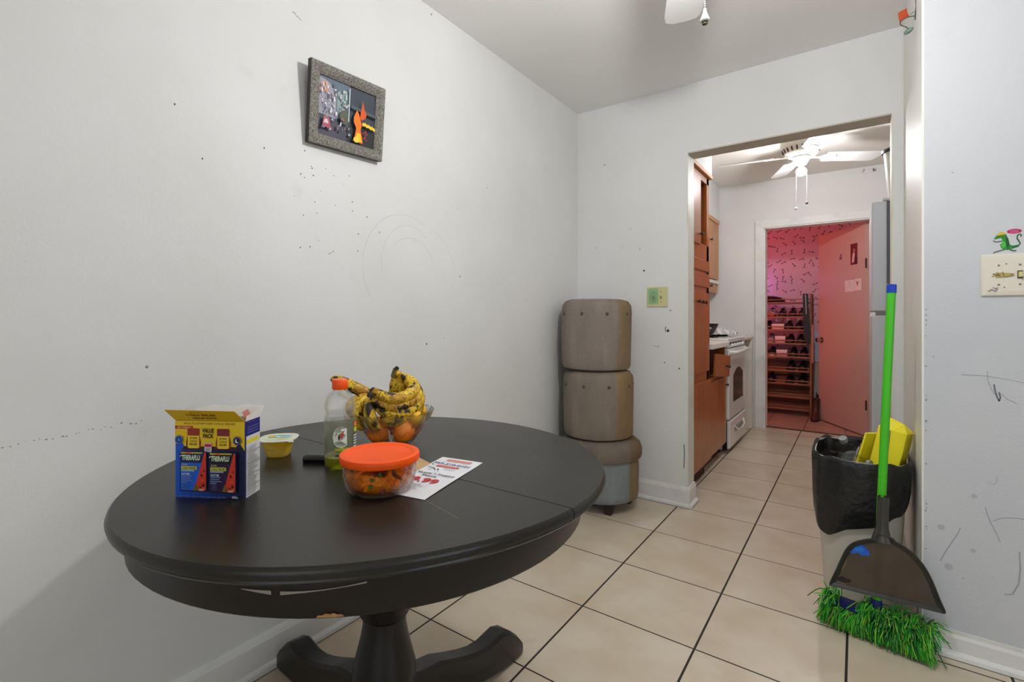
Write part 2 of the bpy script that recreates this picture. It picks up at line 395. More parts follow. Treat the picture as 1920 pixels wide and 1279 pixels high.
# baseboards
def bb(name, a, b, n, h=0.11, t=0.014, cap=True):
    """profiled board from a to b along the wall, sticking out along n"""
    a, b, n = Vector(a), Vector(b), Vector(n)
    prof = [(0, 0), (t+.015, 0), (t+.013, .013), (t+.002, .021), (t, .0215), (t, h-.022), (t-.004, h-.012), (.004, h), (0, h)]
    mb = MB().loft([[p+n*u+Vector((0, 0, z)) for u, z in prof] for p in (a, b)], M_trim, smooth=False)
    mb.strip([a+n*(t+.0155)+Vector((0, 0, .001)), b+n*(t+.0155)+Vector((0, 0, .001))], .004, (0, 0, 1), M_dirt)
    return struct(name, mb)
bb('baseboard_left', (LX, -2.6, 0), (LX, FY, 0), (1, 0, 0), .115, .014)
bb('baseboard_far', (LX+.02, FY, 0), (-0.772, FY, 0), (0, -1, 0), .115)
bb('baseboard_jamb', (-0.786, FY-.018, 0), (-0.786, FB+.01, 0), (1, 0, 0), .115, .012)
bb('baseboard_right', (RX+.005, RY, 0), (3.2, RY, 0), (0, -1, 0), .085, .008)

# kitchen shell
wk = MB()
for a, b in (((LX, KY, 0), (-0.738, KB, CZ)), ((-0.738, KY, 1.985), (0.10, KB, CZ)), ((0.10, KY, 0), (1.1, KB, CZ))): wk.box(a, b, M_kwall)
struct('wall_kitchen_far', wk)
struct('wall_kitchen_right', MB().box((0.86, FB, 0), (1.0, KY, CZ), M_kwall))
struct('trim_soffit', MB().box((LX, FB, 2.10), (-0.84, 3.77, CZ-.001), M_kwall).box((LX, 3.77, 2.10), (-1.15, KY, CZ-.001), M_kwall))
cas = MB()
for a, b in (((-0.818, KY-.018, 0), (-0.738, KY, 2.05)), ((0.10, KY-.018, 0), (0.18, KY, 2.05)), ((-0.818, KY-.019, 1.985), (0.18, KY, 2.06))): cas.box(a, b, M_trim, .004)
cas.box((-0.742, KY-.01, 0), (-0.728, KB+.01, 1.985), M_trim).box((0.092, KY-.01, 0), (0.104, KB+.01, 1.985), M_trim).box((-0.738, KY-.01, 1.975), (0.10, KB+.01, 1.99), M_trim)
struct('trim_hall_door', cas)
struct('trim_threshold', MB().box((-0.738, KB-.06, 0), (0.10, KB-.03, .007), mat('threshold_strip', (72, 44, 34), .4), .002))
# back hall shell
wh = MB().box((-1.9, HY, 0.58), (1.5, HY+.1, 2.42), M_paper).box((-1.9, HY, 0), (1.5, HY+.1, .58), mat('hall_dado_paint', (206, 190, 176), .6))
wh.box((-.6, HY-.004, .578), (.4, HY, .585), mat('paper_edge', (120, 110, 104), .7))
struct('wall_hall_back', wh)
struct('wall_hall_left', MB().box((-1.9, KB, 0), (-1.8, HY, 2.42), M_paper))
struct('wall_hall_right', MB().box((1.3, KB, 0), (1.4, HY, 2.42), M_kwall))

# ------------------------------------------------------------------ round pedestal table
TZ = 0.76; TC = Vector((-0.905, 0.7815, 0))
def table_mat(name, a, b, rough):
    m = mat(name, a, rough); g = NT(m); o = g.obj()
    mp = g.n('Mapping'); g.link(o, mp.inputs[0]); mp.inputs['Scale'].default_value = (1, 8, 8)
    c = g.mix(g.ramp(g.noise(o, 3, 5), .35, .7), lin(a)+(1,), lin(b)+(1,))
    g.link(c, g.b.inputs['Base Color'])
    g.link(g.m('ADD', rough-.06, g.m('MULTIPLY', g.noise(o, 6, 5), .14)), g.b.inputs['Roughness'])
    g.bump(g.noise(o, 260, 3), .10, .002); return m
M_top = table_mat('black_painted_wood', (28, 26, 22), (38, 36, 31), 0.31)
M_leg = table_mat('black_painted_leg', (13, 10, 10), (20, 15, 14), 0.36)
M_chip = mat('bare_wood_chip', (150, 96, 44), .7, rgb2=(190, 150, 100), scale=60)
M_chipw = mat('worn_paint_chip', (150, 138, 126), .7)
table = thing('round_table', 'black painted round pedestal dining table with a split top and worn edges', 'table', TC)
R0 = 0.508
def four(c, a): return c[0]+c[-1]*math.exp(-((a+D(112)+PI) % (2*PI)-PI)**2/D(26)**2)+sum(c[2*k-1]*math.cos(k*a)+c[2*k]*math.sin(k*a) for k in range(1, len(c)//2))
RTOP = (0.5112, -0.0046, 0.0023, -0.002, 0.0009, -0.0042, 0.0083, 0.0028, 0.0013, .009)   # the two worn halves sit a little out of line
RAPR = (0.4681, -0.0099, -0.0023, -0.0033, 0.0075, .016)
for s, dx in ((-1, 0), (1, 0)):     # the two half tops, slightly out of line along the seam
    prof = [(R0-.030, TZ-.029), (R0-.011, TZ-.0285), (R0-.007, TZ-.024), (R0-.008, TZ-.021), (R0-.002, TZ-.018), (R0, TZ-.011), (R0-.002, TZ-.004), (R0-.006, TZ)]
    n = 56; g0 = .0012
    angs = [PI*i/n for i in range(n+1)]
    rings = [[Vector(((r-R0+four(RTOP, s*a))*math.cos(a)+dx, s*max((r-R0+four(RTOP, s*a))*math.sin(a), g0), z)) for a in angs] for r, z in prof]
    mb = MB(); vs = [p for rg in rings for p in rg]; N = n+1; fs = []
    for j in range(len(rings)-1):
        for k in range(N): fs.append([j*N+k, j*N+(k+1) % N, (j+1)*N+(k+1) % N, (j+1)*N+k])
    mb.add(vs, fs, M_top, True); mb.add(rings[-1], [list(range(N))], M_top); mb.add(rings[0], [list(range(N))], M_top)
    if s < 0:
        for (x, y, a, l, w) in [(.20, -.135, .5, .02, .0015), (.31, -.14, -.25, .11, .0008)]:
            mb.strip([(x+l*t*math.cos(a), y+l*t*math.sin(a), TZ+.0003) for t in (-.5, 0, .5)], w, (0, 0, 1), M_chipw)
    mb.build('tabletop_half', table)
# apron ring
mb = MB(); n = 96; ra, ri = 0.474, 0.454; za, zb, zc_ = TZ-.099, TZ-.0285, TZ-.038
mb.lathe([(ri, zb), (ra, zb), (ra, za+.004), (ra-.003, za), (ri, za), (ri, zb)], M_leg, n, cap=False, mod=lambda a, z: four(RAPR, a)/ra)
def ap(a, z, o=.0006): return Vector(((four(RAPR, a)+o)*math.cos(a), (four(RAPR, a)+o)*math.sin(a), z))
def apatch(a0, a1, zlo, zhi, m, k=12):
    random.seed(int(abs(a0)*100)); lo = [ap(a0+(a1-a0)*i/k, zlo(i/k)) for i in range(k+1)]; hi = [ap(a0+(a1-a0)*i/k, zhi(i/k)) for i in range(k+1)]
    mb.add(lo+hi, [[i, i+1, k+2+i, k+1+i] for i in range(k)], m)
apatch(D(-67), D(-61.2), lambda t: zc_-.020-.005*t, lambda t: zc_-.019, M_chipw)
apatch(D(-59.5), D(-44), lambda t: zc_-.025+.013*t, lambda t: zc_-.0195+.010*t*t, M_chipw)
apatch(D(-53), D(-48), lambda t: za+.003, lambda t: za+.004+.0045*math.sin(PI*t)**.6+.001*math.sin(t*23), M_chip)
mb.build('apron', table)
# pedestal column and four curved feet
cl = [(.13, TZ-.040), (.13, TZ-.098), (.10, TZ-.105), (.10, TZ-.30), (.066, TZ-.325), (.060, TZ-.335), (.060, .405), (.056, .398), (.050, .392), (.051, .37), (.057, .34), (.066, .305), (.0735, .275), (.075, .26), (.073, .245), (.066, .225), (.062, .20), (.066, .175), (.066, .09), (.05, .08)]
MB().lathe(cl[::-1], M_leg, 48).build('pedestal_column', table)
def foot(ang):
    d = Vector((math.cos(ang), math.sin(ang), 0)); sd = Vector((-math.sin(ang), math.cos(ang), 0))
    #      dist, z centre, half height, half width
    # dist, top z, bottom z, half width
    tb_ = [(.02, .225, .10, .034), (.075, .217, .10, .034), (.105, .208, .095, .033), (.17, .193, .075, .031), (.22, .171, .058, .030), (.28, .146, .040, .029), (.33, .129, .030, .029), (.38, .121, .020, .030), (.41, .122, .014, .031), (.45, .124, .006, .033), (.49, .109, .001, .034), (.525, .078, .001, .034), (.552, .045, .001, .031), (.560, .030, .006, .028)]
    st = [(u, (a_+b_)/2, (a_-b_)/2, w) for u, a_, b_, w in tb_]
    rings = []
    for u, z, h, w in st:
        c = d*u+Vector((0, 0, z)); b = .28
        rings.append([c+sd*x*w+Vector((0, 0, y*h)) for x, y in ((-1, -1+b), (-1+b, -1), (1-b, -1), (1, -1+b), (1, 1-b*.6), (1-b, 1), (-1+b, 1), (-1, 1-b*.6))])
    m = MB().loft(rings, M_leg, smooth=True)
    return m
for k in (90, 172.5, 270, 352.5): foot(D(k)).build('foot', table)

# ------------------------------------------------------------------ things on the table
# --- open carton with printed faces
A_, B_, C_ = Vector((-1.038, .385, TZ)), Vector((-.921, .458, TZ)), Vector((-.950, .496, TZ))
u_ = (B_-A_).normalized(); nb = Vector((u_.y, -u_.x, 0)); wv = -nb
bw, bh, bd = (B_-A_).length, .144, .049
carton = thing('medicine_carton', 'open blue and yellow cold medicine carton standing on the black table', 'box', (A_+B_)/2)
M_card_in = mat('white_card_inside', (226, 222, 214), .7); M_yel = ink((226, 186, 22)); M_blue = ink((16, 42, 140)); M_navy = ink((20, 22, 66))
t_ = .0006; Z = Vector((0, 0, 1))
mb = MB()
def wall_(p, q, nrm, m, h=bh): mb.prism([p, q, q+Z*h, p+Z*h], nrm*t_, m)
O = A_.copy()
wall_(O, O+u_*bw, wv, M_blue); wall_(O+wv*bd, O+u_*bw+wv*bd, -wv, M_card_in); wall_(O, O+wv*bd, u_, M_card_in); wall_(O+u_*bw, O+u_*bw+wv*bd, -u_, M_card_in)
mb.prism([O, O+u_*bw, O+u_*bw+wv*bd, O+wv*bd], Z*t_, M_blue)
mb.build('carton_body', carton, world=True)
pr = Print(plane_fn(O, u_, Z, -wv))
W_, H_ = bw, bh
BL, DB, YE = (24, 84, 196), (18, 20, 62), (228, 190, 26)
nst = 10
for i in range(nst):   # blue panel shading into navy, as printed
    t = i/(nst-1); c = tuple(int(BL[k]*(1-t)+DB[k]*t) for k in range(3)); pr.rect(W_*i/nst, 0, W_*(i+1)/nst, H_, c)
pr.poly([(0, H_*.70), (W_*.045, H_*.70), (W_*.09, H_*.735), (W_*.14, H_*.66), (W_*.86, H_*.66), (W_*.93, H_*.72), (W_, H_*.62), (W_, H_), (0, H_)], YE)
pr.poly([(W_*.09, H_*.62), (W_*.93, H_*.62), (W_*.86, H_*.67), (W_*.14, H_*.67)], (58, 22, 30))
pr.rect(0, H_*.895, W_*.26, H_*.935, (176, 44, 24)); pr.text('NEW FORMULA', W_*.13, H_*.904, .0042, (235, 200, 150), W_*.19, bold=.02)
pr.text('MULTI-SYMPTOM COLD RELIEF', W_*.5, H_*.955, .0055, (90, 70, 20), W_*.74)
for cx, cap in ((.27, (150, 44, 22)), (.70, (126, 30, 44))):
    a = W_*cx
    pr.poly([(a-W_*.09, H_*.80), (a+W_*.09, H_*.80), (a+W_*.11, H_*.72), (a+W_*.10, H_*.65), (a-W_*.10, H_*.65), (a-W_*.11, H_*.72)], (140, 62, 20))
    pr.rrect(a-W_*.088, H_*.81, a+W_*.088, H_*.905, .002, cap)
    pr.rrect(a-W_*.082, H_*.645, a+W_*.082, H_*.81, .003, (236, 200, 40))
    for k, t in enumerate(('SEVERE', 'COLD', 'RELIEF')): pr.text(t, a, H_*(.765-.04*k), .0052, (28, 22, 20), W_*.11, bold=.02)
pr.text('VALUE', W_*.485, H_*.855, .011, (26, 22, 22), W_*.17, bold=.03); pr.text('PACK', W_*.485, H_*.785, .011, (26, 22, 22), W_*.15, bold=.03)
pr.rrect(W_*.435, H_*.60, W_*.54, H_*.72, .002, (206, 190, 196)); pr.rrect(W_*.44, H_*.67, W_*.535, H_*.705, .001, (176, 20, 60))
for k in range(3): pr.rect(W_*.455, H_*(.615+.017*k), W_*.52, H_*(.622+.017*k), (120, 110, 140))
for cx, c in ((.07, (14, 60, 140)), (.905, (14, 16, 40))):
    pr.ell(W_*cx, H_*.755, W_*.058, H_*.058, c)
    if cx < .5: pr.poly([(W_*(cx-.02), H_*.74), (W_*(cx+.02), H_*.74), (W_*cx, H_*.785)], (60, 150, 220))
    else: pr.ell(W_*cx, H_*.755, W_*.026, H_*.027, (225, 225, 235)); pr.ell(W_*(cx+.014), H_*.763, W_*.022, H_*.023, (14, 16, 40))
    pr.line([(W_*(cx+.05*math.cos(a*.35)), H_*(.755+.05*math.sin(a*.35))) for a in range(19)], .0006, (150, 170, 210))
for x0, c1, c2 in ((.09, (12, 34, 84), (30, 92, 200)), (.525, (14, 14, 30), (44, 20, 62))):
    x1 = x0+.39
    pr.rect(W_*x0, H_*.085, W_*x1, H_*.61, (8, 10, 24)); pr.rect(W_*(x0+.012), H_*.10, W_*(x1-.012), H_*.46, c2); pr.rect(W_*(x0+.012), H_*.46, W_*(x1-.012), H_*.60, c1)
    pr.poly([(W_*(x0+.012), H_*.60), (W_*(x1-.06), H_*.60), (W_*(x1-.07), H_*.582), (W_*(x0+.02), H_*.578)], (196, 172, 44)); pr.poly([(W_*(x0+.05), H_*.596), (W_*(x0+.17), H_*.60), (W_*(x0+.15), H_*.572)], (220, 90, 30))
    pr.poly([(W_*(x1-.035), H_*.60), (W_*(x1-.012), H_*.60), (W_*(x1-.012), H_*.10), (W_*(x1-.20), H_*.10), (W_*(x1-.15), H_*.20)], (206, 52, 26))
    pr.poly([(W_*(x1-.20), H_*.10), (W_*(x1-.09), H_*.10), (W_*(x1-.13), H_*.16), (W_*(x1-.165), H_*.19)], (120, 84, 34))
    for (dx, dy, r) in ((-.075, .30, .016), (-.05, .17, .02), (-.09, .14, .014), (-.04, .36, .010)): pr.ell(W_*(x1+dx), H_*dy, W_*r, H_*r*1.2, (60, 20, 16), 7)
    for (dx, dy, r) in ((-.06, .235, .014), (-.085, .125, .012), (-.035, .13, .02)): pr.ell(W_*(x1+dx), H_*dy, W_*r, H_*r, (232, 90, 50), 7)
    pr.text('THERAFLU', W_*(x0+.165), H_*.50, .0125, (214, 226, 190), W_*.26, bold=.04, shear=.15)
    pr.line([(W_*(x0+.01), H_*.545), (W_*(x0+.04), H_*.56), (W_*(x0+.10), H_*.56)], .0014, (214, 226, 190))
    pr.text('SEVERE', W_*(x0+.08), H_*.43, .0045, (200, 210, 120), W_*.08)
    pr.rrect(W_*(x0+.03), H_*.375, W_*(x0+.255), H_*.42, .001, (206, 196, 70)); pr.text('COLD RELIEF', W_*(x0+.142), H_*.384, .0058, (30, 34, 40), W_*.20, bold=.02)
    pr.rect(W_*(x0+.03), H_*.352, W_*(x0+.22), H_*.370, (150, 176, 190))
    pr.text('DAYTIME' if x0 < .3 else 'NIGHTTIME', W_*(x0+.095), H_*.305, .0055, (190, 210, 230), W_*.12, bold=.02)
    for k, l in enumerate((.15, .13, .16, .09)): pr.rect(W_*(x0+.035), H_*(.285-.026*k), W_*(x0+.035+l), H_*(.297-.026*k), (110, 130, 180))
    for k in range(4): pr.rect(W_*(x0+.06), H_*(.13+.018*k), W_*(x0+.13), H_*(.135+.018*k), (84, 96, 140))
    pr.rect(W_*(x1-.10), H_*.105, W_*(x1-.03), H_*.13, (220, 150, 130))
pr.text('2 BOTTLES  8.3 FL OZ (245 mL) EACH', W_*.42, H_*.025, .005, (90, 120, 200), W_*.72)
pr.rect(W_*.87, H_*.03, W_*.96, H_*.04, (190, 190, 210)); pr.rect(W_*.87, H_*.048, W_*.94, H_*.056, (190, 190, 210))
pr.build('front_print', carton, world=True)
# right side: white panel of fine print
sp_ = Print(plane_fn(O+u_*bw, wv, Z, u_))
sp_.rect(0, 0, bd, H_, (20, 24, 110)); sp_.rect(.003, 0, bd, H_*.80, (212, 210, 206)); sp_.rect(.004, H_*.70, bd-.006, H_*.755, (226, 208, 50))
for k in range(3): sp_.rect(.006, H_*(.84+.035*k), bd-.006, H_*(.848+.035*k), (110, 116, 180))
random.seed(11)
for k in range(30):
    if k % 7 == 5: sp_.rect(.004, H_*(.02+.022*k), bd-.004, H_*(.028+.022*k), (92, 92, 100)); continue
    sp_.rect(.005, H_*(.02+.022*k), .005+(bd-.012)*random.uniform(.55, 1), H_*(.03+.022*k), (150, 148, 150))
sp_.build('side_print', carton, world=True)
# open flaps
ft = O+Z*bh
fdir = (-wv*.62+Z*.78).normalized(); fn_ = fdir.cross(u_).normalized()
if fn_.dot(-wv) < 0: fn_ = -fn_
fp = [(0, 0), (bw, 0), (bw+.000, .004), (bw-.016, .030), (-.019, .030)]
fp = [(0, 0), (bw, 0), (bw-.010, .0285), (-.0085, .0300)]
flf = MB().prism([ft+u_*a+fdir*b for a, b in fp], -fn_*.0005, ink((214, 170, 18)))
fl_o = flf.build('front_flap', carton, world=True)
fpn = Print(plane_fn(ft, u_, fdir, fn_)); fpn.text('SEVERE', bw*.37, .0225, .0036, (120, 84, 10), .026); fpn.text('COLD RELIEF', bw*.42, .0145, .0072, (64, 44, 12), bw*.42, bold=.02); fpn.text('VALUE PACK', bw*.45, .0065, .0066, (64, 44, 12), bw*.36, bold=.02)
fpn.build('flap_print', fl_o, world=True)
bt = O+wv*bd+Z*bh; bdir = (wv*.5+Z*.6).normalized()
MB().prism([bt+u_*a+bdir*b for a, b in ((0, 0), (bw, 0), (bw, .024), (bw*.72, .027), (bw*.5, .020), (bw*.2, .026), (0, .014))], wv*.0005, M_card_in).build('back_flap', carton, world=True)
idir = (-u_*.55+Z).normalized()
MB().prism([O+u_*(bw-.002)+Z*bh+wv*a+idir*b for a, b in ((.006, -.004), (.030, -.004), (.028, .021), (.008, .019))], u_*.0005, mat('red_card_inside', (176, 104, 92), .7)).build('inner_flap', carton, world=True)
rt_ = O+u_*bw+Z*bh; rdir = (u_*.10+Z).normalized()
MB().prism([rt_+wv*a+rdir*b for a, b in ((.002, 0), (bd, 0), (bd, .020), (bd*.5, .012), (.004, .010))], -u_*.0005, M_card_in).build('side_flap', carton, world=True)
lt_ = O+Z*bh; ldir = (u_*.3+Z).normalized()
MB().prism([lt_+wv*a+ldir*b for a, b in ((.002, 0), (bd, 0), (bd-.006, .024), (.012, .020))], u_*.0005, M_card_in).build('side_flap', carton, world=True)

# --- fruit cup
cup = thing('fruit_cup', 'small yellow fruit cup with a peel-off lid beside the medicine carton', 'cup', (-1.147, .653, TZ))
def sq(a, z): return 1+.05*math.cos(4*a)
MB().lathe([(.0, .001), (.026, 0), (.029, .004), (.033, .020), (.040, .040), (.0425, .041)], mat('yellow_fruit_jelly', (252, 198, 34), .22, rgb2=(254, 220, 96), scale=40, trans=.15), 40, mod=sq).build('cup_body', cup)
MB().lathe([(.0425, .0405), (.0468, .041), (.0472, .043), (.0, .0445)], mat('foil_lid', (222, 224, 206), .3), 40, mod=sq).build('lid', cup)
MB().prism([(.040, -.012, .0425), (.056, -.006, .041), (.058, .006, .0395), (.040, .012, .0425)], (0, 0, .0006), mat('foil_lid', (222, 224, 206), .3)).build('pull_tab', cup)
lp = Print(plane_fn((0, 0, .0438), (.8025, .5966, 0), (-.5966, .8025, 0), (0, 0, 1)))
lp.ell(0, 0, .034, .031, (214, 226, 190)); lp.poly([(-.03, .005), (-.005, .022), (.028, .018), (.024, .008), (-.006, .008)], (110, 176, 200)); lp.poly([(-.022, -.012), (.026, -.006), (.028, .002), (-.018, .0)], (90, 150, 196)); lp.ell(-.02, .006, .009, .012, (226, 190, 60)); lp.ell(.012, -.016, .010, .007, (230, 206, 90))
lp.build('lid_print', cup)
cp = Print(lambda a, b, h: Vector(((.0375+h)*math.cos(a/.0375-1.0), (.0375+h)*math.sin(a/.0375-1.0), b)))
cp.rect(-.016, .0205, .012, .0215, (170, 112, 20), 6)
cp.build('embossed_line', cup)

# --- sports drink bottle
BP = Vector((-.946, .686, TZ))
bot = thing('drink_bottle', 'clear plastic sports drink bottle with orange cap and a little yellow drink left', 'bottle', BP)
M_pet = mat('clear_plastic', (253, 254, 253), .04, trans=1.0, ior=1.25, alpha=.26)
prf = [(.0, .006), (.020, .004), (.030, 0), (.0335, .006), (.0345, .014), (.0345, .112), (.0335, .116), (.0315, .121), (.0315, .125), (.0335, .130), (.0345, .137), (.0335, .148), (.0295, .160), (.023, .169), (.0165, .174), (.0150, .177)]
inn = [(max(r-.0007, 0), z+(.0007 if i < 3 else 0)) for i, (r, z) in enumerate(prf)]
MB().lathe(prf+inn[::-1], M_pet, 48, cap=False).build('bottle_body', bot)
MB().lathe([(.0, .0075), (.028, .0020), (.0322, .007), (.0332, .015), (.0332, .026), (.0, .026)], mat('yellow_drink', (214, 214, 30), .08, trans=.75, ior=1.33), 40, cap=False).build('drink', bot)
MB().lathe([(.0, .199), (.0155, .199), (.0172, .197), (.0175, .190), (.0175, .178), (.0165, .1765), (.0, .1765)], mat('orange_cap', (250, 88, 8), .4), 48, mod=lambda a, z: 1+.012*math.cos(48*a)).build('cap', bot)
M_label = mat('tinted_label_film', (128, 136, 96), .12, alpha=.36)
MB().lathe([(.03475, .030), (.03475, .108)], M_label, 64, cap=False).build('label', bot)
va = math.atan2(-BP.y, -BP.x)           # towards the viewer side of the room
LBfn = lambda u, v, h: Vector(((.0349+h)*math.cos(va+u/.0349), (.0349+h)*math.sin(va+u/.0349), v))
lb = Print(LBfn)
lb.text('G', 0, .056, .053, (236, 240, 226), .031, bold=.09)
lb.poly([(.002, .0925), (.0145, .0925), (.0145, .083), (.011, .083), (.011, .088), (.002, .088)], (236, 240, 226))
lb.poly([(-.001, .074), (.004, .084), (.010, .089), (.006, .080), (.009, .080), (.0, .066), (.002, .074)], (206, 64, 24)); lb.poly([(-.004, .072), (-.001, .080), (.001, .074), (-.002, .068)], (40, 46, 40))
for k, (w, c) in enumerate(((.028, (120, 140, 60)), (.026, (60, 72, 40)))): lb.rect(-.010, .041-.010*k, -.010+w, .046-.010*k, c, 6)
lb.rect(-.011, .044, .018, .050, (190, 200, 40), 6)
for k in range(6): lb.rect(.033, .042+.006*k, .045, .045+.006*k, (226, 226, 220), 3)
lb.rect(.034, .082, .044, .092, (210, 216, 40), 3); lb.rect(.034, .094, .044, .104, (236, 130, 60), 3)
lb.build('label_print', bot)

# --- knife
KP = Vector((-1.035, .662, TZ)); kd = Vector((.85, .53, 0)).normalized()
knife = thing('kitchen_knife', 'kitchen knife with black handle lying behind the drink bottle', 'knife', KP)
kr = []
ks = kd.cross(Z)
for u, w, h in ((-.012, .003, .004), (-.009, .010, .008), (0, .0145, .0095), (.03, .0125, .009), (.07, .011, .0085), (.10, .0125, .009), (.112, .011, .008)):
    kr.append([KP+kd*u+ks*w*math.cos(a*PI/5)+Z*(h+h*.98*math.sin(a*PI/5)) for a in range(10)])
MB().loft(kr, mat('black_handle', (22, 22, 24), .35)).build('handle', knife, world=True)
MB().prism([KP+kd*.11+ks*.012+Z*.008, KP+kd*.20+ks*.011+Z*.008, KP+kd*.235+ks*-.004+Z*.008, KP+kd*.11-ks*.012+Z*.008], Z*.0016, mat('steel', (190, 190, 192), .25, 1.0)).build('blade', knife, world=True)

# --- glass food container with orange lid
CP = Vector((-.756, .641, TZ))
cont = thing('food_container', 'round glass food container with a bright orange plastic lid', 'container', CP)
M_glass = mat('clear_glass', (250, 252, 250), .03, trans=1.0, ior=1.25, alpha=.6)
po = [(0, .0), (.050, .0), (.060, .004), (.067, .016), (.071, .035), (.0725, .062), (.0725, .066)]
pi_ = [(0, .004), (.049, .004), (.057, .008), (.0635, .018), (.0675, .036), (.069, .062), (.069, .066)]
MB().lathe(po+pi_[::-1], M_glass, 56, cap=False).build('glass_bowl', cont)
M_olid = mat('orange_lid', (252, 86, 6), .42, spec=.35)
MB().lathe([(.0715, .060), (.0765, .060), (.0775, .064), (.0775, .070), (.0765, .0735), (.073, .075), (.066, .0745), (.0635, .0725), (.0605, .0715), (0, .0715)], M_olid, 64).build('lid', cont)
food = MB(); random.seed(21)
M_f1 = mat('orange_food', (244, 136, 20), .35, rgb2=(220, 92, 12), scale=60); M_f2 = mat('brown_food', (128, 50, 14), .4, rgb2=(90, 34, 12), scale=60); M_f3 = mat('pale_food', (226, 170, 96), .35); M_f4 = mat('green_food', (90, 104, 40), .5)
food.lathe([(0, .0092), (.046, .0092), (.052, .012), (.0575, .022), (.0605, .036), (.0605, .046), (.04, .050), (0, .048)], mat('orange_food_mass', (244, 140, 26), .4, rgb2=(200, 84, 14), scale=50, bump=.6, bscale=90), 32)
for k in range(120):
    a = random.uniform(0, 2*PI); z = random.uniform(.010, .050); r = random.uniform(.7, 1)**.5*(.049 if z < .02 else .058)
    c = Vector((r*math.cos(a), r*math.sin(a), z)); d = Vector((random.uniform(-1, 1), random.uniform(-1, 1), random.uniform(-.5, .5))).normalized()*random.uniform(.010, .022)
    pts = []
    for t in (-1, -.3, .3, 1):
        q = c+d*t+Vector((0, 0, .004*(1-t*t)))
        rr = math.hypot(q.x, q.y); lim = .0625 if q.z > .024 else .0525
        if rr > lim: q.x *= lim/rr; q.y *= lim/rr
        q.z = min(max(q.z, .0095), .057); pts.append(q)
    food.tube(spline(pts, 3), random.uniform(.003, .0055), random.choice([M_f1]*6+[M_f2]*3+[M_f3]*2+[M_f4]), 6)
fo = food.build('food_strips'); fo.location = CP
tag(fo, 'orange and brown shredded food inside the glass container', 'food', kind='stuff')

# --- flyer
FA = [Vector((-.809, .881, TZ)), Vector((-.701, .901, TZ)), Vector((-.644, .657, TZ)), Vector((-.752, .632, TZ))]   # far left, far right, near right, near left
fu = (FA[1]-FA[0]).normalized(); fo_ = FA[3]; fv = (FA[0]-FA[3]); fh = fv.length; fv = fv.normalized(); fw = (FA[1]-FA[0]).length
flyer = thing('pizza_flyer', 'white printed pizza flyer lying on the table beside the glass container', 'paper', (FA[0]+FA[2])/2)
M_paperw = mat('flyer_paper', (226, 226, 230), .5)
def flp(u, v, h): # slightly curled sheet
    t = v/fh; return fo_+fu*u+fv*v+Z*(.0010+h+.0006*math.sin(t*5))
mb = MB(); nu, nv = 8, 20
vs = [flp(fw*i/nu, fh*j/nv, 0) for j in range(nv+1) for i in range(nu+1)]
fs = [[j*(nu+1)+i, j*(nu+1)+i+1, (j+1)*(nu+1)+i+1, (j+1)*(nu+1)+i] for j in range(nv) for i in range(nu)]
mb.add(vs, fs, M_paperw, True); mb.build('sheet', flyer, world=True)
fp_ = Print(lambda u, v, h: flp(u, v, h+.0003)); fp_.step = .0001
RD = (196, 40, 44); BK = (44, 44, 52)
fp_.rrect(fw*.22, fh*.90, fw*.82, fh*.955, .004, (214, 132, 120))
fp_.text('HOURS: SUN - THURS', fw*.5, fh*.865, .006, (130, 140, 170), fw*.6)
fp_.text('737-310-0101', fw*.48, fh*.79, .017, (62, 70, 104), fw*.86, bold=.02)
fp_.rrect(fw*.20, fh*.715, fw*.74, fh*.765, .006, (196, 74, 70)); fp_.text('PIZZERIA', fw*.47, fh*.725, .011, (226, 150, 140), fw*.44, bold=.02)
fp_.line([(fw*.06, fh*.76), (fw*.12, fh*.755)], .003, BK); fp_.line([(fw*.08, fh*.68), (fw*.24, fh*.665), (fw*.34, fh*.62)], .0022, BK); fp_.line([(fw*.36, fh*.655), (fw*.40, fh*.62)], .003, BK); fp_.line([(fw*.24, fh*.65), (fw*.2, fh*.60)], .0016, (90, 110, 90)); fp_.text('Coupon', fw*.60, fh*.66, .009, BK, fw*.26)
fp_.text('XLarge 1-Topping', fw*.50, fh*.50, .013, BK, fw*.86, bold=.02); fp_.text('Pizza', fw*.44, fh*.44, .012, BK, fw*.32, bold=.02)
fp_.text('$9.99', fw*.40, fh*.30, .034, RD, fw*.76, bold=.03)
for k in range(5): fp_.rect(fw*.2, fh*(.24-.035*k), fw*(.55+.08*(k % 2)), fh*(.25-.035*k), (170, 160, 164))
fp_.build('print', flyer, world=True)

# --- brown card under the container
bc = MB(); zc = TZ+.0006
P4 = [Vector((-.80, .760, zc)), Vector((-.905, .865, zc)), Vector((-.855, .885, zc)), Vector((-.765, .835, zc)), Vector((-.742, .79, zc))]
pts = [(-.880, .735), (-.925, .800), (-.853, .843), (-.793, .823), (-.778, .760)]
M_kraft = mat('kraft_card', (196, 164, 122), .7, rgb2=(178, 146, 104), scale=20)
bc.prism([(x, y, zc) for x, y in pts], (0, 0, .0008), M_kraft)
lead = [Vector((-.915, .792, zc+.0008)), Vector((-.858, .840, zc+.0008))]
bc.prism([lead[0], lead[1], lead[1]+Vector((-.012, .010, .016)), lead[0]+Vector((-.010, .012, .010))], (0, 0, .0008), M_kraft)
tag(bc.build('brown_card'), 'torn brown card lying between the glass container and the fruit bowl', 'card')

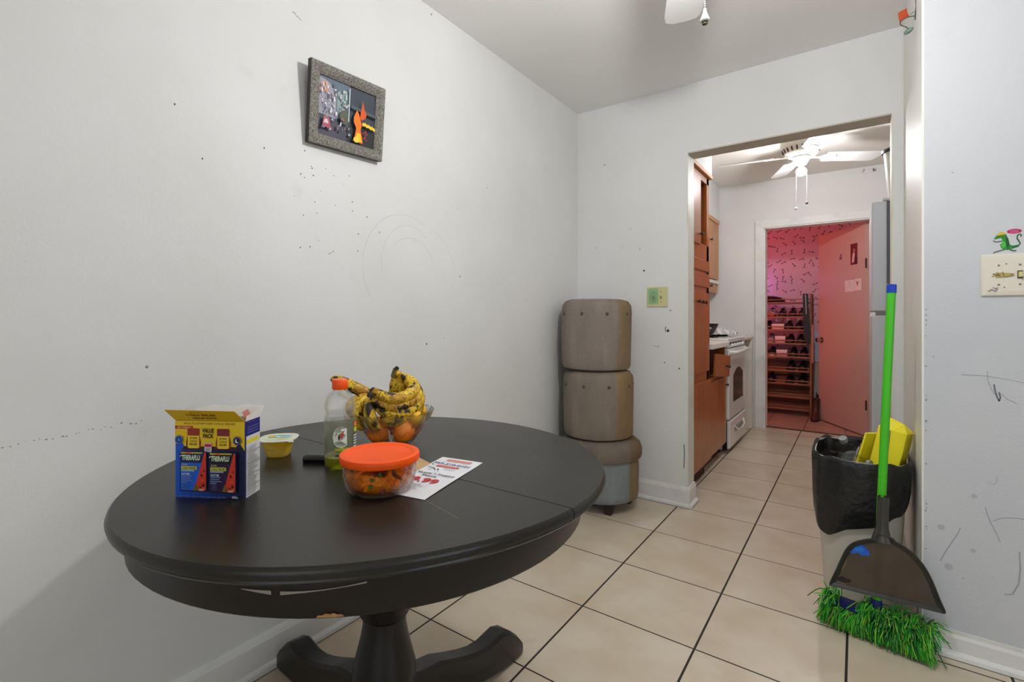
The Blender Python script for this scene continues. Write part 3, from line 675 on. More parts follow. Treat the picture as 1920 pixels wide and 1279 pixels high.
# --- cut glass bowl, fruit and bananas
BB = Vector((-.998, .891, TZ)); RT3 = Vector((.8025, .5966, 0)); NR = Vector((.5966, -.8025, 0))
bowl = thing('glass_bowl', 'cut glass fruit bowl with a scalloped rim on the black table', 'bowl', BB)
bo = [(0, 0), (.040, 0), (.048, .003), (.060, .018), (.078, .042), (.096, .070), (.109, .092)]
bi = [(0, .006), (.038, .006), (.045, .009), (.056, .022), (.073, .045), (.091, .072), (.1065, .0925)]
def scal(a, z): return 1+(.012 if z > .08 else 0)*math.cos(28*a)
mb = MB(); n = 112; vs = []; fs = []
for idx, (r, z) in enumerate(bo+bi[::-1]):
    outer = idx < len(bo)
    for i in range(n):
        a = 2*PI*i/n; t = max(0, (z-.01)/.085); rr = r; zz = z
        if outer and .012 < z < .085: rr += .0022*math.cos(14*a+z*160)+.0016*math.cos(28*a-z*220)
        if z > .088: zz += .0024*math.cos(28*a)
        vs.append((rr*math.cos(a), rr*math.sin(a), zz))
for j in range(len(bo)+len(bi)-1):
    for i in range(n): fs.append([j*n+i, j*n+(i+1) % n, (j+1)*n+(i+1) % n, (j+1)*n+i])
mb.add(vs, fs, mat('cut_glass', (250, 252, 248), .04, trans=1.0, ior=1.42, alpha=.75), True); mb.build('bowl_glass', bowl)
def loc(px, py, f): return BB+RT3*((px-737)*.00143)+Z*((768-py)*.00143+.090)+NR*f
M_or = mat('orange_peel', (250, 136, 14), .42, rgb2=(244, 116, 10), scale=30, bump=.25, bscale=300); M_le = mat('lemon_peel', (244, 190, 24), .42, rgb2=(236, 170, 20), scale=30, bump=.2, bscale=300)
def fruit(name, label, cat, c, r, m, group=None, sc=(1, 1, .94)):
    o = MB().sphere((0, 0, 0), r, m, 24, sc).sphere((0, 0, r*.92*sc[2]), r*.10, mat('fruit_button', (96, 88, 40), .6), 8, (1, 1, .4)).build(name); o.location = c
    o.rotation_euler = (random.uniform(-.9, .9), random.uniform(-.9, .9), random.uniform(0, 6)); return tag(o, label, cat, group)
random.seed(4)
G_ = 'oranges in the glass bowl'
for (r_, f_, z_, t) in ((-.032, .032, .041, 'orange at the front left inside the cut glass bowl'), (.032, .032, .042, 'orange at the front right inside the cut glass bowl'), (.031, -.032, .042, 'orange at the back right of the glass bowl, under the yellow fruit'), (-.033, -.032, .043, 'orange at the back left of the glass bowl, under the bananas')):
    fruit('orange', t, 'orange', BB+RT3*r_+NR*f_+Z*z_, .030, M_or, G_)
fruit('lemon', 'yellow lemon in front at the right inside the glass bowl', 'lemon', BB+RT3*.058+NR*.018+Z*.075, .022, M_le, 'lemons in the glass bowl', (1, 1, 1.12))
fruit('lemon', 'small yellow lemon peeping out behind the bananas by the bowl rim', 'lemon', BB+RT3*.066+NR*-.022+Z*.088, .019, M_le, 'lemons in the glass bowl', (1, 1, 1.12))
# banana skin: yellow with brown freckles and black bruises
M_ban = mat('ripe_banana_skin', (206, 168, 36), .5); g = NT(M_ban); o = g.obj()
c = g.mix(g.ramp(g.noise(o, 30, 4), .40, .62), lin((228, 190, 42))+(1,), lin((190, 138, 30))+(1,))
c = g.mix(g.m('MULTIPLY', g.ramp(g.noise(o, 210, 4), .52, .60), .75), c, lin((96, 56, 20))+(1,))
c = g.mix(g.ramp(g.noise(o, 42, 6), .53, .60), c, lin((44, 28, 16))+(1,))
g.link(c, g.b.inputs['Base Color'])
M_bant = mat('banana_tip', (36, 26, 18), .7); M_bang = mat('banana_stalk', (140, 128, 40), .6, rgb2=(60, 48, 24), scale=60)
def banana(parent, pts, r, tip=True, stalk=.0):
    P = spline(pts, 6); n = len(P); R = []
    for i in range(n):
        t = i/(n-1); k = math.sin(PI*min(1, max(0, t*.92+.06)))**.45
        if stalk and t < stalk: k = min(k, .42+.5*(t/stalk)**2)
        R.append(r*k)
    mb = MB(); k0 = int(n*.93)
    mb.tube(P[:k0+1], R[:k0+1], M_ban, 6 if False else 10)
    mb.tube(P[k0:], [max(x, .3*r) for x in R[k0:]], M_bant, 10)
    # keep the five-sided look of a banana
    return mb.build('banana', parent, world=True)
bunA = thing('banana_bunch', 'spotted overripe banana bunch with the black stem pointing up, on the fruit bowl', 'bananas', BB+Z*.1, group='banana bunches on the fruit bowl')
banana(bunA, [loc(741, 697, -.005), loc(757, 708, -.015), loc(774, 722, -.006), loc(771, 736, .022), loc(746, 741, .050), loc(722, 732, .058), loc(706, 722, .055)], .0185, stalk=.25)
banana(bunA, [loc(741, 697, -.010), loc(762, 712, -.025), loc(780, 735, -.012), loc(774, 748, .018), loc(750, 755, .046), loc(724, 748, .056), loc(705, 736, .050)], .0185, stalk=.25)
banana(bunA, [loc(739, 697, -.012), loc(762, 716, -.034), loc(783, 745, -.018), loc(777, 760, .016), loc(754, 769, .044), loc(728, 763, .052), loc(711, 750, .046)], .0185, stalk=.25)
banana(bunA, [loc(738, 698, -.016), loc(758, 720, -.04), loc(782, 756, -.024), loc(777, 772, .012), loc(758, 781, .040), loc(738, 780, .052), loc(722, 774, .050)], .0165, stalk=.25)
banana(bunA, [loc(737, 699, -.012), loc(738, 714, -.020), loc(736, 738, -.028), loc(728, 760, -.02), loc(716, 775, -.006)], .0165, stalk=.3)
banana(bunA, [loc(738, 698, -.014), loc(747, 716, -.026), loc(748, 738, -.030), loc(742, 758, -.018), loc(730, 772, .004)], .0165, stalk=.3)
MB().tube([loc(737, 706, -.012), loc(739, 699, -.01), loc(741, 692, -.008), loc(745, 688, -.008)], [.009, .0085, .0075, .004], M_bang, 8).tube([loc(740, 693, -.008), loc(745, 687, -.008)], [.0078, .005], M_bant, 7).build('stem', bunA, world=True)
bunB = thing('banana_bunch', 'blackened banana bunch lying lower left on the fruit bowl, one banana sticking out left', 'bananas', BB+Z*.1, group='banana bunches on the fruit bowl')
banana(bunB, [loc(700, 739, -.006), loc(684, 733, 0), loc(664, 724, .004), loc(645, 716, .006), loc(630, 711, .006), loc(625, 714, .006)], .0172)
banana(bunB, [loc(696, 738, .016), loc(678, 744, .026), loc(666, 752, .030), loc(664, 765, .030), loc(670, 778, .026)], .0145)
banana(bunB, [loc(692, 740, .026), loc(682, 750, .040), loc(678, 765, .050), loc(682, 782, .054), loc(689, 796, .050)], .0155)
banana(bunB, [loc(698, 742, .040), loc(703, 754, .058), loc(705, 767, .066), loc(713, 781, .068), loc(724, 792, .064)], .0155)
banana(bunB, [loc(702, 744, .0), loc(690, 756, .014), loc(690, 775, .020), loc(698, 790, .016)], .0145)
MB().sphere(loc(696, 742, .018), .014, M_bant, 10, (1.1, .9, 1)).build('stem', bunB, world=True)

# ------------------------------------------------------------------ framed picture on the left wall
PC = Vector((LX+.030, 1.090, 1.826)); PW, PH = .312, .268
pic = thing('framed_picture', 'framed night city photograph in a pewter-toned textured frame on the left wall', 'picture', PC, rot=(D(2.0), D(7.0), 0))
M_fr = mat('pewter_frame', (190, 184, 174), .42, .3, rgb2=(112, 106, 98), scale=260, bump=1.0, bscale=260, detail=2)
mb = MB(); fwid = .037
def rect_ring(w, h, x): return [Vector((x, -w/2, -h/2)), Vector((x, w/2, -h/2)), Vector((x, w/2, h/2)), Vector((x, -w/2, h/2))]
rings = [rect_ring(PW, PH, -.008), rect_ring(PW, PH, .012), rect_ring(PW-.006, PH-.006, .016), rect_ring(PW-.03, PH-.03, .018), rect_ring(PW-.060, PH-.060, .011), rect_ring(PW-2*fwid, PH-2*fwid, .006), rect_ring(PW-2*fwid, PH-2*fwid, -.002)]
mb.loft(rings[1:], M_fr, smooth=False, cap=False); mb.loft(rings[:2], mat('frame_edge', (46, 36, 28), .5), smooth=False, cap=False); mb.add(rings[0], [[0, 1, 2, 3]], mat('frame_edge', (46, 36, 28), .5))
mb.build('frame', pic)
iw, ih = PW-2*fwid, PH-2*fwid
MB().box((-.002, -iw/2, -ih/2), (.000, iw/2, ih/2), ink((54, 60, 66))).build('backing', pic)
pp = Print(plane_fn((.0, -iw/2, -ih/2), (0, 1, 0), (0, 0, 1), (1, 0, 0)))
def X(u): return u*iw
def Y(v): return v*ih
pp.rect(0, 0, iw, ih, (58, 66, 74)); pp.poly([(0, 0), (X(.56), 0), (X(.56), Y(.28)), (0, Y(.30))], (74, 72, 86)); pp.poly([(X(.5), Y(.0)), (X(1), 0), (X(1), Y(.42)), (X(.5), Y(.3))], (44, 46, 48))
pp.poly([(X(.0), Y(1)), (X(.30), Y(.82)), (X(.52), Y(.90)), (X(.52), Y(1))], (92, 108, 122))
pp.poly([(0, Y(.98)), (X(.16), Y(.93)), (X(.30), Y(.80)), (X(.30), Y(.34)), (0, Y(.36))], (150, 148, 158)); pp.poly([(X(.31), Y(.82)), (X(.49), Y(.90)), (X(.50), Y(.36)), (X(.31), Y(.36))], (140, 156, 158))
pp.poly([(X(.03), Y(.86)), (X(.10), Y(.94)), (X(.17), Y(.88)), (X(.16), Y(.76)), (X(.03), Y(.72))], (196, 142, 116))
random.seed(8)
for k in range(60):
    a, b = random.uniform(.01, .28), random.uniform(.36, .86); s = random.uniform(.008, .03)
    pp.rect(X(a), Y(b), X(a+s), Y(b+random.uniform(.02, .07)), random.choice([(214, 212, 224), (96, 92, 110), (184, 168, 176), (120, 128, 150), (230, 224, 226)]))
for k in range(26):
    a, b = random.uniform(.32, .47), random.uniform(.38, .84); pp.rect(X(a), Y(b), X(a+random.uniform(.008, .03)), Y(b+random.uniform(.02, .05)), random.choice([(190, 206, 206), (104, 120, 122), (206, 190, 176)]))
pp.ell(X(.42), Y(.40), X(.09), Y(.13), (84, 88, 66), 11); pp.rect(X(.485), Y(.35), X(.50), Y(.94), (196, 210, 220))
for k in range(30):
    a, b = random.uniform(.02, .54), random.uniform(.10, .34); s = random.uniform(.01, .04)
    pp.poly([(X(a), Y(b)), (X(a+s), Y(b+.01)), (X(a+s*.8), Y(b+.05)), (X(a+.004), Y(b+.04))], random.choice([(170, 160, 184), (220, 214, 226), (60, 58, 74), (150, 96, 112), (110, 106, 140)]))
pp.poly([(X(.04), Y(.14)), (X(.18), Y(.12)), (X(.15), Y(.30)), (X(.06), Y(.32))], (168, 84, 98)); pp.poly([(X(.06), Y(.2)), (X(.14), Y(.2)), (X(.12), Y(.27)), (X(.08), Y(.27))], (220, 196, 204))
pp.poly([(X(.52), Y(.60)), (X(1), Y(.56)), (X(1), Y(.62)), (X(.52), Y(.66))], (78, 84, 88))
pp.poly([(X(.57), Y(.04)), (X(.75), Y(.03)), (X(.74), Y(.12)), (X(.70), Y(.26)), (X(.72), Y(.36)), (X(.66), Y(.54)), (X(.62), Y(.60)), (X(.57), Y(.46)), (X(.57), Y(.38)), (X(.62), Y(.28)), (X(.60), Y(.14))], (236, 120, 22))
pp.poly([(X(.60), Y(.06)), (X(.73), Y(.05)), (X(.70), Y(.20)), (X(.64), Y(.20))], (250, 196, 40)); pp.ell(X(.63), Y(.07), X(.055), Y(.05), (252, 210, 70), 9)
pp.poly([(X(.68), Y(.48)), (X(.72), Y(.80)), (X(.75), Y(.66)), (X(.80), Y(.58)), (X(.78), Y(.50)), (X(.71), Y(.44))], (216, 84, 24))
for k in range(7): pp.ell(X(.745+.034*k), Y(.385-.006*k+.01*(k % 2)), X(.02), Y(.035), (250, 200, 50), 9)
for k in range(9): pp.ell(X(random.uniform(.74, .82)), Y(random.uniform(.08, .26)), X(.014), Y(.016), (176, 40, 50), 7)
pp.build('photograph', pic)

# ------------------------------------------------------------------ stacked ottomans in the corner
M_lin = mat('grey_brown_linen', (128, 116, 102), .9, rgb2=(104, 92, 78), scale=7, bump=.35, bscale=240, lo=.3, hi=.75)
def two_tone_linen(name, grey, brown, off):
    """linen that turns browner right of a vertical edge"""
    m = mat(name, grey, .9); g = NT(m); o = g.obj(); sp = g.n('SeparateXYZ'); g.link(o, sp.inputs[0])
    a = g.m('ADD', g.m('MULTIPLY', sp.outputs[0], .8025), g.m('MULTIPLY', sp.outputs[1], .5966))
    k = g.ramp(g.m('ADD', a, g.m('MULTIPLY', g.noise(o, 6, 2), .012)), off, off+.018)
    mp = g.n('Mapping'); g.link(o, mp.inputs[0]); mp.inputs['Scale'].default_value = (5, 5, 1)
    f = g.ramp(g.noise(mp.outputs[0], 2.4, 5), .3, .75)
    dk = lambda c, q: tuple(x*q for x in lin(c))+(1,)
    c = g.mix(k, g.mix(f, dk(grey, 1.08), dk(grey, .72)), g.mix(f, dk(brown, 1.08), dk(brown, .74)))  # grey tones left of the edge, browner tones right of it
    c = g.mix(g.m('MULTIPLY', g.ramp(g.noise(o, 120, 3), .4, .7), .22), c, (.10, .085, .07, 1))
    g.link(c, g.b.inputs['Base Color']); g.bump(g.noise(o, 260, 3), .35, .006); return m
M_btn = mat('linen_button', (84, 72, 60), .9); M_wood = mat('dark_wood_leg', (46, 34, 28), .5)
def ottoman(label, c, r, h, seat, M_lin):
    t = thing('ottoman', label, 'ottoman', c, group='ottomans stacked in the corner')
    def md(a, z): return 1+.006*math.cos(6*a+z*9)+.004*math.sin(3*a-z*14)-.007*(math.cos(6*a)**14)
    b = .035
    pr_ = [(0, .0), (r-b, .0), (r-.010, .008), (r-.002, b*.7), (r, .09), (r+.002, h*.5), (r, h-.07), (r-.004, h-.035), (r-.022, h-.010), (r-.055, h), (0, h+.003)]
    MB().lathe(pr_, M_lin, 72, mod=md).build('upholstery', t)
    for k in range(9):
        a = k*PI/4.5+D(-128)
        MB().sphere((0, 0, 0), .010, M_btn, 10, (1, 1, 1)).build('button', t).location = ((r-.003)*math.cos(a), (r-.003)*math.sin(a), h-.085)
    return t
ottoman('uppermost round linen ottoman of the corner stack, tilted slightly', (-1.251, 2.703, .797), .2035, .408, 0, two_tone_linen('linen_upper', (142, 130, 120), (140, 118, 90), .080)).rotation_euler = (0, D(.6), 0)
ottoman('middle round linen ottoman of the corner stack with a browner right side', (-1.236, 2.703, .405), .2035, .39, 0, two_tone_linen('linen_middle', (136, 124, 112), (142, 116, 80), .062))
ob = thing('ottoman', 'lowest round linen ottoman of the corner stack, with lid rim and short wooden legs', 'ottoman', (-1.218, 2.70, 0), group='ottomans stacked in the corner')
MB().lathe([(0, .066), (.205, .066), (.212, .072), (.216, .10), (.217, .25), (.214, .292), (0, .292)], two_tone_linen('linen_base', (136, 142, 144), (138, 118, 84), .118), 64).build('base', ob)
MB().lathe([(0, .292), (.212, .290), (.228, .298), (.234, .315), (.234, .350), (.226, .378), (.205, .396), (.16, .404), (0, .405)], two_tone_linen('linen_lid', (122, 110, 98), (120, 98, 74), .125), 64, mod=lambda a, z: 1+.008*math.sin(5*a+z*20)).build('lid', ob)
for k in range(4):
    a = D(-50+90*k); p = Vector((.165*math.cos(a), .165*math.sin(a), 0))
    MB().loft([[p+Vector((x*.018, y*.018, 0)) for x, y in ((-1, -1), (1, -1), (1, 1), (-1, 1))], [p+Vector((x*.026, y*.026, .068)) for x, y in ((-1, -1), (1, -1), (1, 1), (-1, 1))]], M_wood, smooth=False).build('leg', ob)

# ------------------------------------------------------------------ switch plates and stickers
M_cream = mat('cream_plate', (206, 198, 146), .4); M_ivory = mat('ivory_plate', (222, 216, 200), .35)
sw = thing('light_switch', 'cream two-gang light switch plate on the wall beside the kitchen opening', 'switch', (-.962, FY, 1.222))
MB().box((-.062, -.007, -.060), (.062, 0, .060), M_cream, .004).build('plate', sw)
for x in (-.023, .023): MB().box((x-.004, -.016, -.010), (x+.004, -.006, .006), mat('switch_toggle', (150, 140, 96), .4), .001).build('toggle', sw)
p2 = Print(plane_fn((0, -.0072, 0), (1, 0, 0), (0, 0, 1), (0, -1, 0)))
p2.rrect(-.054, -.044, .008, .052, .008, (150, 186, 140)); p2.rrect(-.048, -.030, .000, .034, .012, (132, 172, 128))
for x in (-.023, .023):
    for z in (-.030, .030): p2.ell(x, z, .003, .003, (96, 90, 60), 8)
p2.build('green_sticker', sw)
s3 = thing('light_switch', 'large ivory multi-gang light switch plate at the right edge of the photo', 'switch', (.400, RY, 1.231))
mb = MB(); rr_ = [(.084, .065, 0), (.084, .065, -.003), (.081, .062, -.007), (.066, .050, -.0085)]
mb.loft([[Vector((x*a, y, z*b)) for x, z in ((-1, -1), (1, -1), (1, 1), (-1, 1))] for a, b, y in rr_], M_ivory, smooth=False); plate_mb = mb
M_tog = mat('ivory_toggle', (206, 196, 140), .35)
for x in (0, .046):
    MB().box((x-.006, -.0105, -.012), (x+.006, -.008, .012), mat('toggle_slot', (84, 74, 40), .6)).box((x-.0042, -.020, -.008), (x+.0042, -.008, .008), M_tog, .001).build('toggle', s3)
p3 = Print(plane_fn((0, -.0088, 0), (1, 0, 0), (0, 0, 1), (0, -1, 0)))
for x in (-.046, 0, .046):
    for z in (-.030, .030): p3.ell(x, z, .0032, .0032, (128, 122, 112), 8)
p3.poly([(-.060, .002), (-.050, .009), (-.030, .006), (-.014, .004), (-.012, -.003), (-.028, -.008), (-.052, -.008)], (176, 158, 96)); p3.poly([(-.056, .0), (-.048, .006), (-.04, -.006)], (120, 104, 60)); p3.line([(-.038, .010), (-.034, -.006), (-.020, -.004), (-.016, .003)], .002, (120, 100, 50))
for x, z in ((-.060, -.004), (-.058, .004), (-.030, .034), (-.034, -.038), (-.018, .001)): p3.ell(x, z, .002, .0018, (120, 112, 96), 6)
p3.line([(-.070, -.050), (-.062, -.044), (-.054, -.050), (-.050, -.042)], .0025, (110, 112, 116)); p3.line([(-.060, -.038), (-.052, -.042), (-.048, -.038)], .002, (120, 122, 126))
for i_, f_ in enumerate(p3.mb.f): plate_mb.add([p3.mb.v[j_] for j_ in f_], [list(range(len(f_)))], p3.mb.mats[p3.mb.mi[i_]])
plate_mb.build('plate', s3)
lz = thing('lizard_sticker', 'green cartoon lizard wall sticker with a pink oval above the ivory switch plate', 'sticker', (.372, RY, 1.334))
lf = plane_fn((0, 0, 0), (1, 0, 0), (0, 0, 1), (0, -1, 0))
q = Print(lambda a, b, h: lf(a*.84-.004, b*1.18+.006, h))
GR, DG = (40, 140, 50), (22, 84, 44)
q.poly([(-.012, .012), (.004, .014), (.010, .002), (.012, -.012), (.022, -.016), (.034, -.014), (.034, -.020), (.022, -.024), (.006, -.027), (-.008, -.022), (-.012, -.012), (-.004, -.004)], GR)
q.poly([(-.028, .006), (-.018, .013), (-.004, .018), (.005, .014), (.004, .004), (-.010, .006), (-.026, .003)], (52, 128, 52))
q.poly([(.004, .013), (.010, .002), (.013, -.012), (.008, -.026), (.004, -.010), (.003, .003)], DG); q.ell(-.003, -.012, .006, .009, (84, 186, 66), 10)
q.line([(.020, -.020), (.034, -.018), (.040, -.012), (.036, -.004), (.032, .002), (.033, .010), (.039, .013), (.043, .010), (.041, .006)], .0034, DG)
q.poly([(-.022, .012), (-.014, .021), (-.004, .022), (.003, .015), (-.008, .013)], (214, 190, 50)); q.line([(-.024, .0115), (.004, .0145)], .002, (140, 130, 40))
q.line([(-.006, -.002), (-.018, -.004), (-.027, -.003), (-.030, .001)], .0022, (40, 84, 50)); q.line([(.0, -.025), (-.014, -.028), (-.026, -.031), (-.030, -.033)], .0026, (70, 96, 74)); q.line([(.010, -.024), (.020, -.029), (.030, -.030)], .0026, (40, 84, 50))
q.build('lizard', lz)
q = Print(plane_fn((.017, 0, .031), (1, 0, 0), (0, 0, 1), (0, -1, 0)))
q.ell(0, 0, .0165, .0078, (206, 120, 156)); q.ell(0, 0, .0155, .0068, (178, 20, 84))
for k in range(3): q.rect(-.010+.001*abs(k-1), -.0042+.0032*k, .010-.001*abs(k-1), -.0030+.0032*k, (226, 130, 170))
q.build('speech_oval', lz)

# hanging ornament at the top of the passage wall
orn = thing('hanging_ornament', 'hanging ornament with orange sail and green disc at the top of the passage wall', 'ornament', (RX-.04, 2.36, 2.30))
M_iron = mat('black_iron', (44, 44, 42), .5)
pts_ = [V(0.1733, 2.3600, 2.2858), V(0.1733, 2.3600, 2.2623), V(0.1741, 2.3600, 2.2425), V(0.1726, 2.3600, 2.2196), V(0.1711, 2.3600, 2.1908)]
MB().tube(spline(pts_, 4), .0016, M_iron, 6).build('hanging_wire', orn, world=True)
MB().tube(spline([V(0.1711, 2.3600, 2.2045), V(0.1592, 2.3600, 2.2070), V(0.1472, 2.3600, 2.2074), V(0.1351, 2.3600, 2.2020), V(0.1290, 2.3600, 2.1943), V(0.1335, 2.3600, 2.1827), V(0.1457, 2.3600, 2.1735), V(0.1547, 2.3600, 2.1595)], 5), .0015, M_iron, 6).tube([V(0.1577, 2.3600, 2.2134), V(0.1652, 2.3600, 2.2204), V(0.1711, 2.3600, 2.2221)], .0008, M_iron, 5).build('curled_wire', orn, world=True)
sail = [V(0.1229, 2.3600, 2.2342), V(0.1472, 2.3600, 2.2429), V(0.1502, 2.3600, 2.2240), V(0.1562, 2.3600, 2.2081), V(0.1411, 2.3600, 2.2077), V(0.1320, 2.3600, 2.1991), V(0.1274, 2.3600, 2.2008), V(0.1244, 2.3600, 2.2158)]
MB().prism(sail, (0, .004, 0), mat('orange_glass', (176, 66, 24), .3)).build('sail', orn, world=True)
MB().sphere((0, 0, 0), .016, mat('green_patina', (60, 96, 78), .6, rgb2=(130, 150, 140), scale=120), 14, (1, .35, .55), Matrix.Rotation(D(-32), 3, 'Y')).build('disc', orn).location = V(0.1532, 2.3600, 2.1561)-Vector((RX-.04, 2.36, 2.30))

# ------------------------------------------------------------------ trash can, bag and rubbish
KC = Vector((.008, 2.46, 0))
def se(a, e=.55):
    c, s = math.cos(a), math.sin(a); return (abs(c)**e*(1 if c >= 0 else -1), abs(s)**e*(1 if s >= 0 else -1))
def ring(cx, cy, hx, hy, z, n=64, wob=0.0, ph=0.0, zf=None):
    out = []
    for i in range(n):
        a = 2*PI*i/n; x, y = se(a); w = 1+wob*(math.sin(5*a+ph)+.6*math.sin(11*a-2*ph)+.4*math.sin(17*a+3*ph))
        out.append(Vector((cx+x*hx*w, cy+y*hy*w, (zf(a) if zf else z))))
    return out
can = thing('trash_can', 'tall white plastic trash can beside the passage wall, lined with a black bag', 'trash can', KC)
M_can = mat('white_can_plastic', (206, 200, 190), .4)
HX, HYY = .150, .215
MB().loft([ring(0, 0, .112, .160, .0), ring(0, 0, .116, .166, .02), ring(0, 0, .135, .192, .32), ring(0, 0, HX-.004, HYY-.004, .565),
           ring(0, 0, HX-.007, HYY-.007, .565), ring(0, 0, .131, .188, .32), ring(0, 0, .112, .162, .03)], M_can).build('can_body', can)
bag = thing('trash_bag', 'black plastic trash bag folded over the rim of the white trash can', 'bag', KC)
M_bag = mat('black_bag_plastic', (22, 22, 24), .33, bump=.6, bscale=26, spec=.6)
low = lambda a: .335-.060*math.cos(a-D(225))+.014*math.sin(4*a)+.05*max(0, math.cos(a-D(330)))
mid = lambda a: .42
rg = [ring(0, 0, .132, .190, 0, wob=.012, ph=1.0, zf=lambda a: low(a)+.012), ring(0, 0, .146, .206, 0, wob=.016, ph=1.2, zf=low), ring(0, 0, .152, .212, 0, wob=.014, ph=1.6, zf=lambda a: low(a)+.05),
      ring(0, 0, .153, .214, 0, wob=.012, ph=2.2, zf=lambda a: low(a)*.5+.25), ring(0, 0, .156, .219, 0, wob=.009, ph=2.8, zf=lambda a: .50), ring(0, 0, .158, .222, 0, wob=.006, ph=3.1, zf=lambda a: .545+.004*math.sin(9*a)),
      ring(0, 0, .157, .221, 0, wob=.005, ph=3.1, zf=lambda a: .562+.005*math.sin(9*a)), ring(0, 0, .152, .216, 0, wob=.006, ph=3.2, zf=lambda a: .570+.005*math.sin(9*a)), ring(0, 0, .142, .205, 0, wob=.006, ph=3.2, zf=lambda a: .562+.004*math.sin(9*a)),
      ring(0, 0, .134, .195, 0, wob=.02, ph=.4, zf=lambda a: .50), ring(0, 0, .128, .187, 0, wob=.03, ph=1.4, zf=lambda a: .42), ring(0, 0, .08, .12, 0, wob=.05, ph=2.4, zf=lambda a: .40), ring(0, 0, .002, .002, .395)]
MB().loft(rg, M_bag, cap=False).build('bag_film', bag)
M_yb = mat('yellow_carton', (248, 232, 40), .5); M_brn = mat('brown_card', (120, 98, 60), .8)
def orient(o, loc_, rot): o.location = loc_; o.rotation_euler = rot; return o
yb = thing('yellow_carton', 'crumpled yellow food carton sticking up out of the trash can', 'box', KC+Vector((.080, -.05, .475)), rot=(D(-8), D(9), D(-22)))
MB().box((-.052, -.034, 0), (.040, .030, .195), M_yb, .002).build('carton_body', yb)
MB().prism([(-.052, -.034, .195), (-.002, -.034, .195), (.010, .020, .220), (-.040, .028, .232)], (0, .002, .002), M_yb).prism([(-.002, -.034, .195), (.040, -.034, .193), (.040, .03, .196), (.008, .02, .222)], (0, .002, .002), M_yb).build('flap', yb)
MB().prism([(-.010, -.0348, .06), (-.002, -.0348, .06), (-.002, -.0348, .12), (-.010, -.0348, .19), (-.030, -.0348, .195), (-.030, -.0348, .10)], (0, -.0004, 0), mat('carton_tear', (150, 138, 40), .7)).build('torn_strip', yb)
y2 = thing('folded_carton', 'flattened yellow and brown carton wedged left of the yellow carton in the trash can', 'box', KC+Vector((.004, -.02, .44)), rot=(D(-4), D(14), D(-40)))
MB().box((-.006, -.05, 0), (.002, .045, .215), M_yb).build('yellow_panel', y2); MB().box((-.014, -.045, 0), (-.009, .045, .165), M_brn).box((-.022, -.04, 0), (-.018, .035, .145), mat('paper_layer', (200, 194, 176), .7)).build('inner_layer', y2)
tb = thing('plastic_bottle', 'empty clear plastic bottle with white label lying in the trash can', 'bottle', KC+Vector((-.010, .055, .475)), rot=(D(30), D(-18), 0))
MB().lathe([(0, 0), (.030, 0), (.034, .006), (.034, .085), (.026, .115), (.013, .130), (.013, .15), (0, .15)], M_pet, 28).build('bottle_body', tb)
MB().lathe([(.0345, .02), (.0345, .065)], mat('bottle_label', (206, 206, 200), .4), 28, cap=False).build('label', tb)
MB().lathe([(0, .150), (.0145, .150), (.0145, .166), (0, .166)], mat('white_cap', (150, 152, 152), .4), 20).build('cap', tb)
pb = thing('plastic_bottle', 'crushed clear plastic bottle at the front left in the trash can', 'bottle', KC+Vector((-.052, -.085, .535)), rot=(D(84), 0, D(64)))
MB().lathe([(0, -.07), (.028, -.07), (.033, -.06), (.029, -.03), (.034, -.005), (.028, .02), (.033, .045), (.02, .07), (.012, .085), (0, .085)], M_pet, 28, mod=lambda a, z: 1+.10*math.sin(3*a+z*60)).build('bottle_body', pb)
MB().lathe([(0, .085), (.014, .085), (.014, .098), (0, .098)], mat('white_cap', (150, 152, 152), .4), 18).build('cap', pb)

# ------------------------------------------------------------------ broom and dustpan
b0 = Vector((.052, 2.134, .06)); b1 = Vector((.098, 2.205, 1.215)); bdv = (b1-b0).normalized()
broom = thing('broom', 'green broom with blue handle cap leaning upright in front of the trash can', 'broom', (b0.x, b0.y, 0))
M_green = mat('green_handle', (70, 186, 28), .35); M_bluep = mat('blue_plastic', (16, 56, 176), .4)
MB().tube([b0, b0+(b1-b0)*.3, b1-bdv*.028], .0128, M_green, 20).build('handle', broom, world=True)
MB().tube([b1-bdv*.030, b1-bdv*.002, b1], [.0142, .0142, .012], M_bluep, 20).build('handle_cap', broom, world=True)
hd = Vector((.36, -.085, 0)).normalized(); hs = Vector((-hd.y, hd.x, 0))
def HP(u, v, z): return Vector((b0.x, b0.y, 0))+hd*u+hs*v+Z*z
mb = MB(); mb.loft([[HP(u, v*w, z) for v, z in ((-1, .062), (-.7, .058), (.7, .058), (1, .062), (1, .080), (.6, .092), (-.6, .092), (-1, .080))] for u, w in ((-.135, .016), (-.125, .020), (0, .022), (.125, .020), (.135, .016))], mat('blue_broom_block', (24, 34, 110), .4), smooth=False)
mb.tube([HP(0, 0, .085), HP(0, 0, .085)+bdv*.045], [.022, .016], mat('blue_broom_block', (24, 34, 110), .4), 16)
mb.build('broom_block', broom, world=True)
random.seed(12)
bg = [mat('bristle_green', (44, 168, 34), .5), mat('bristle_light_green', (120, 194, 56), .5), mat('bristle_dark_green', (16, 96, 34), .5), mat('bristle_olive', (104, 122, 48), .6)]
br = MB()
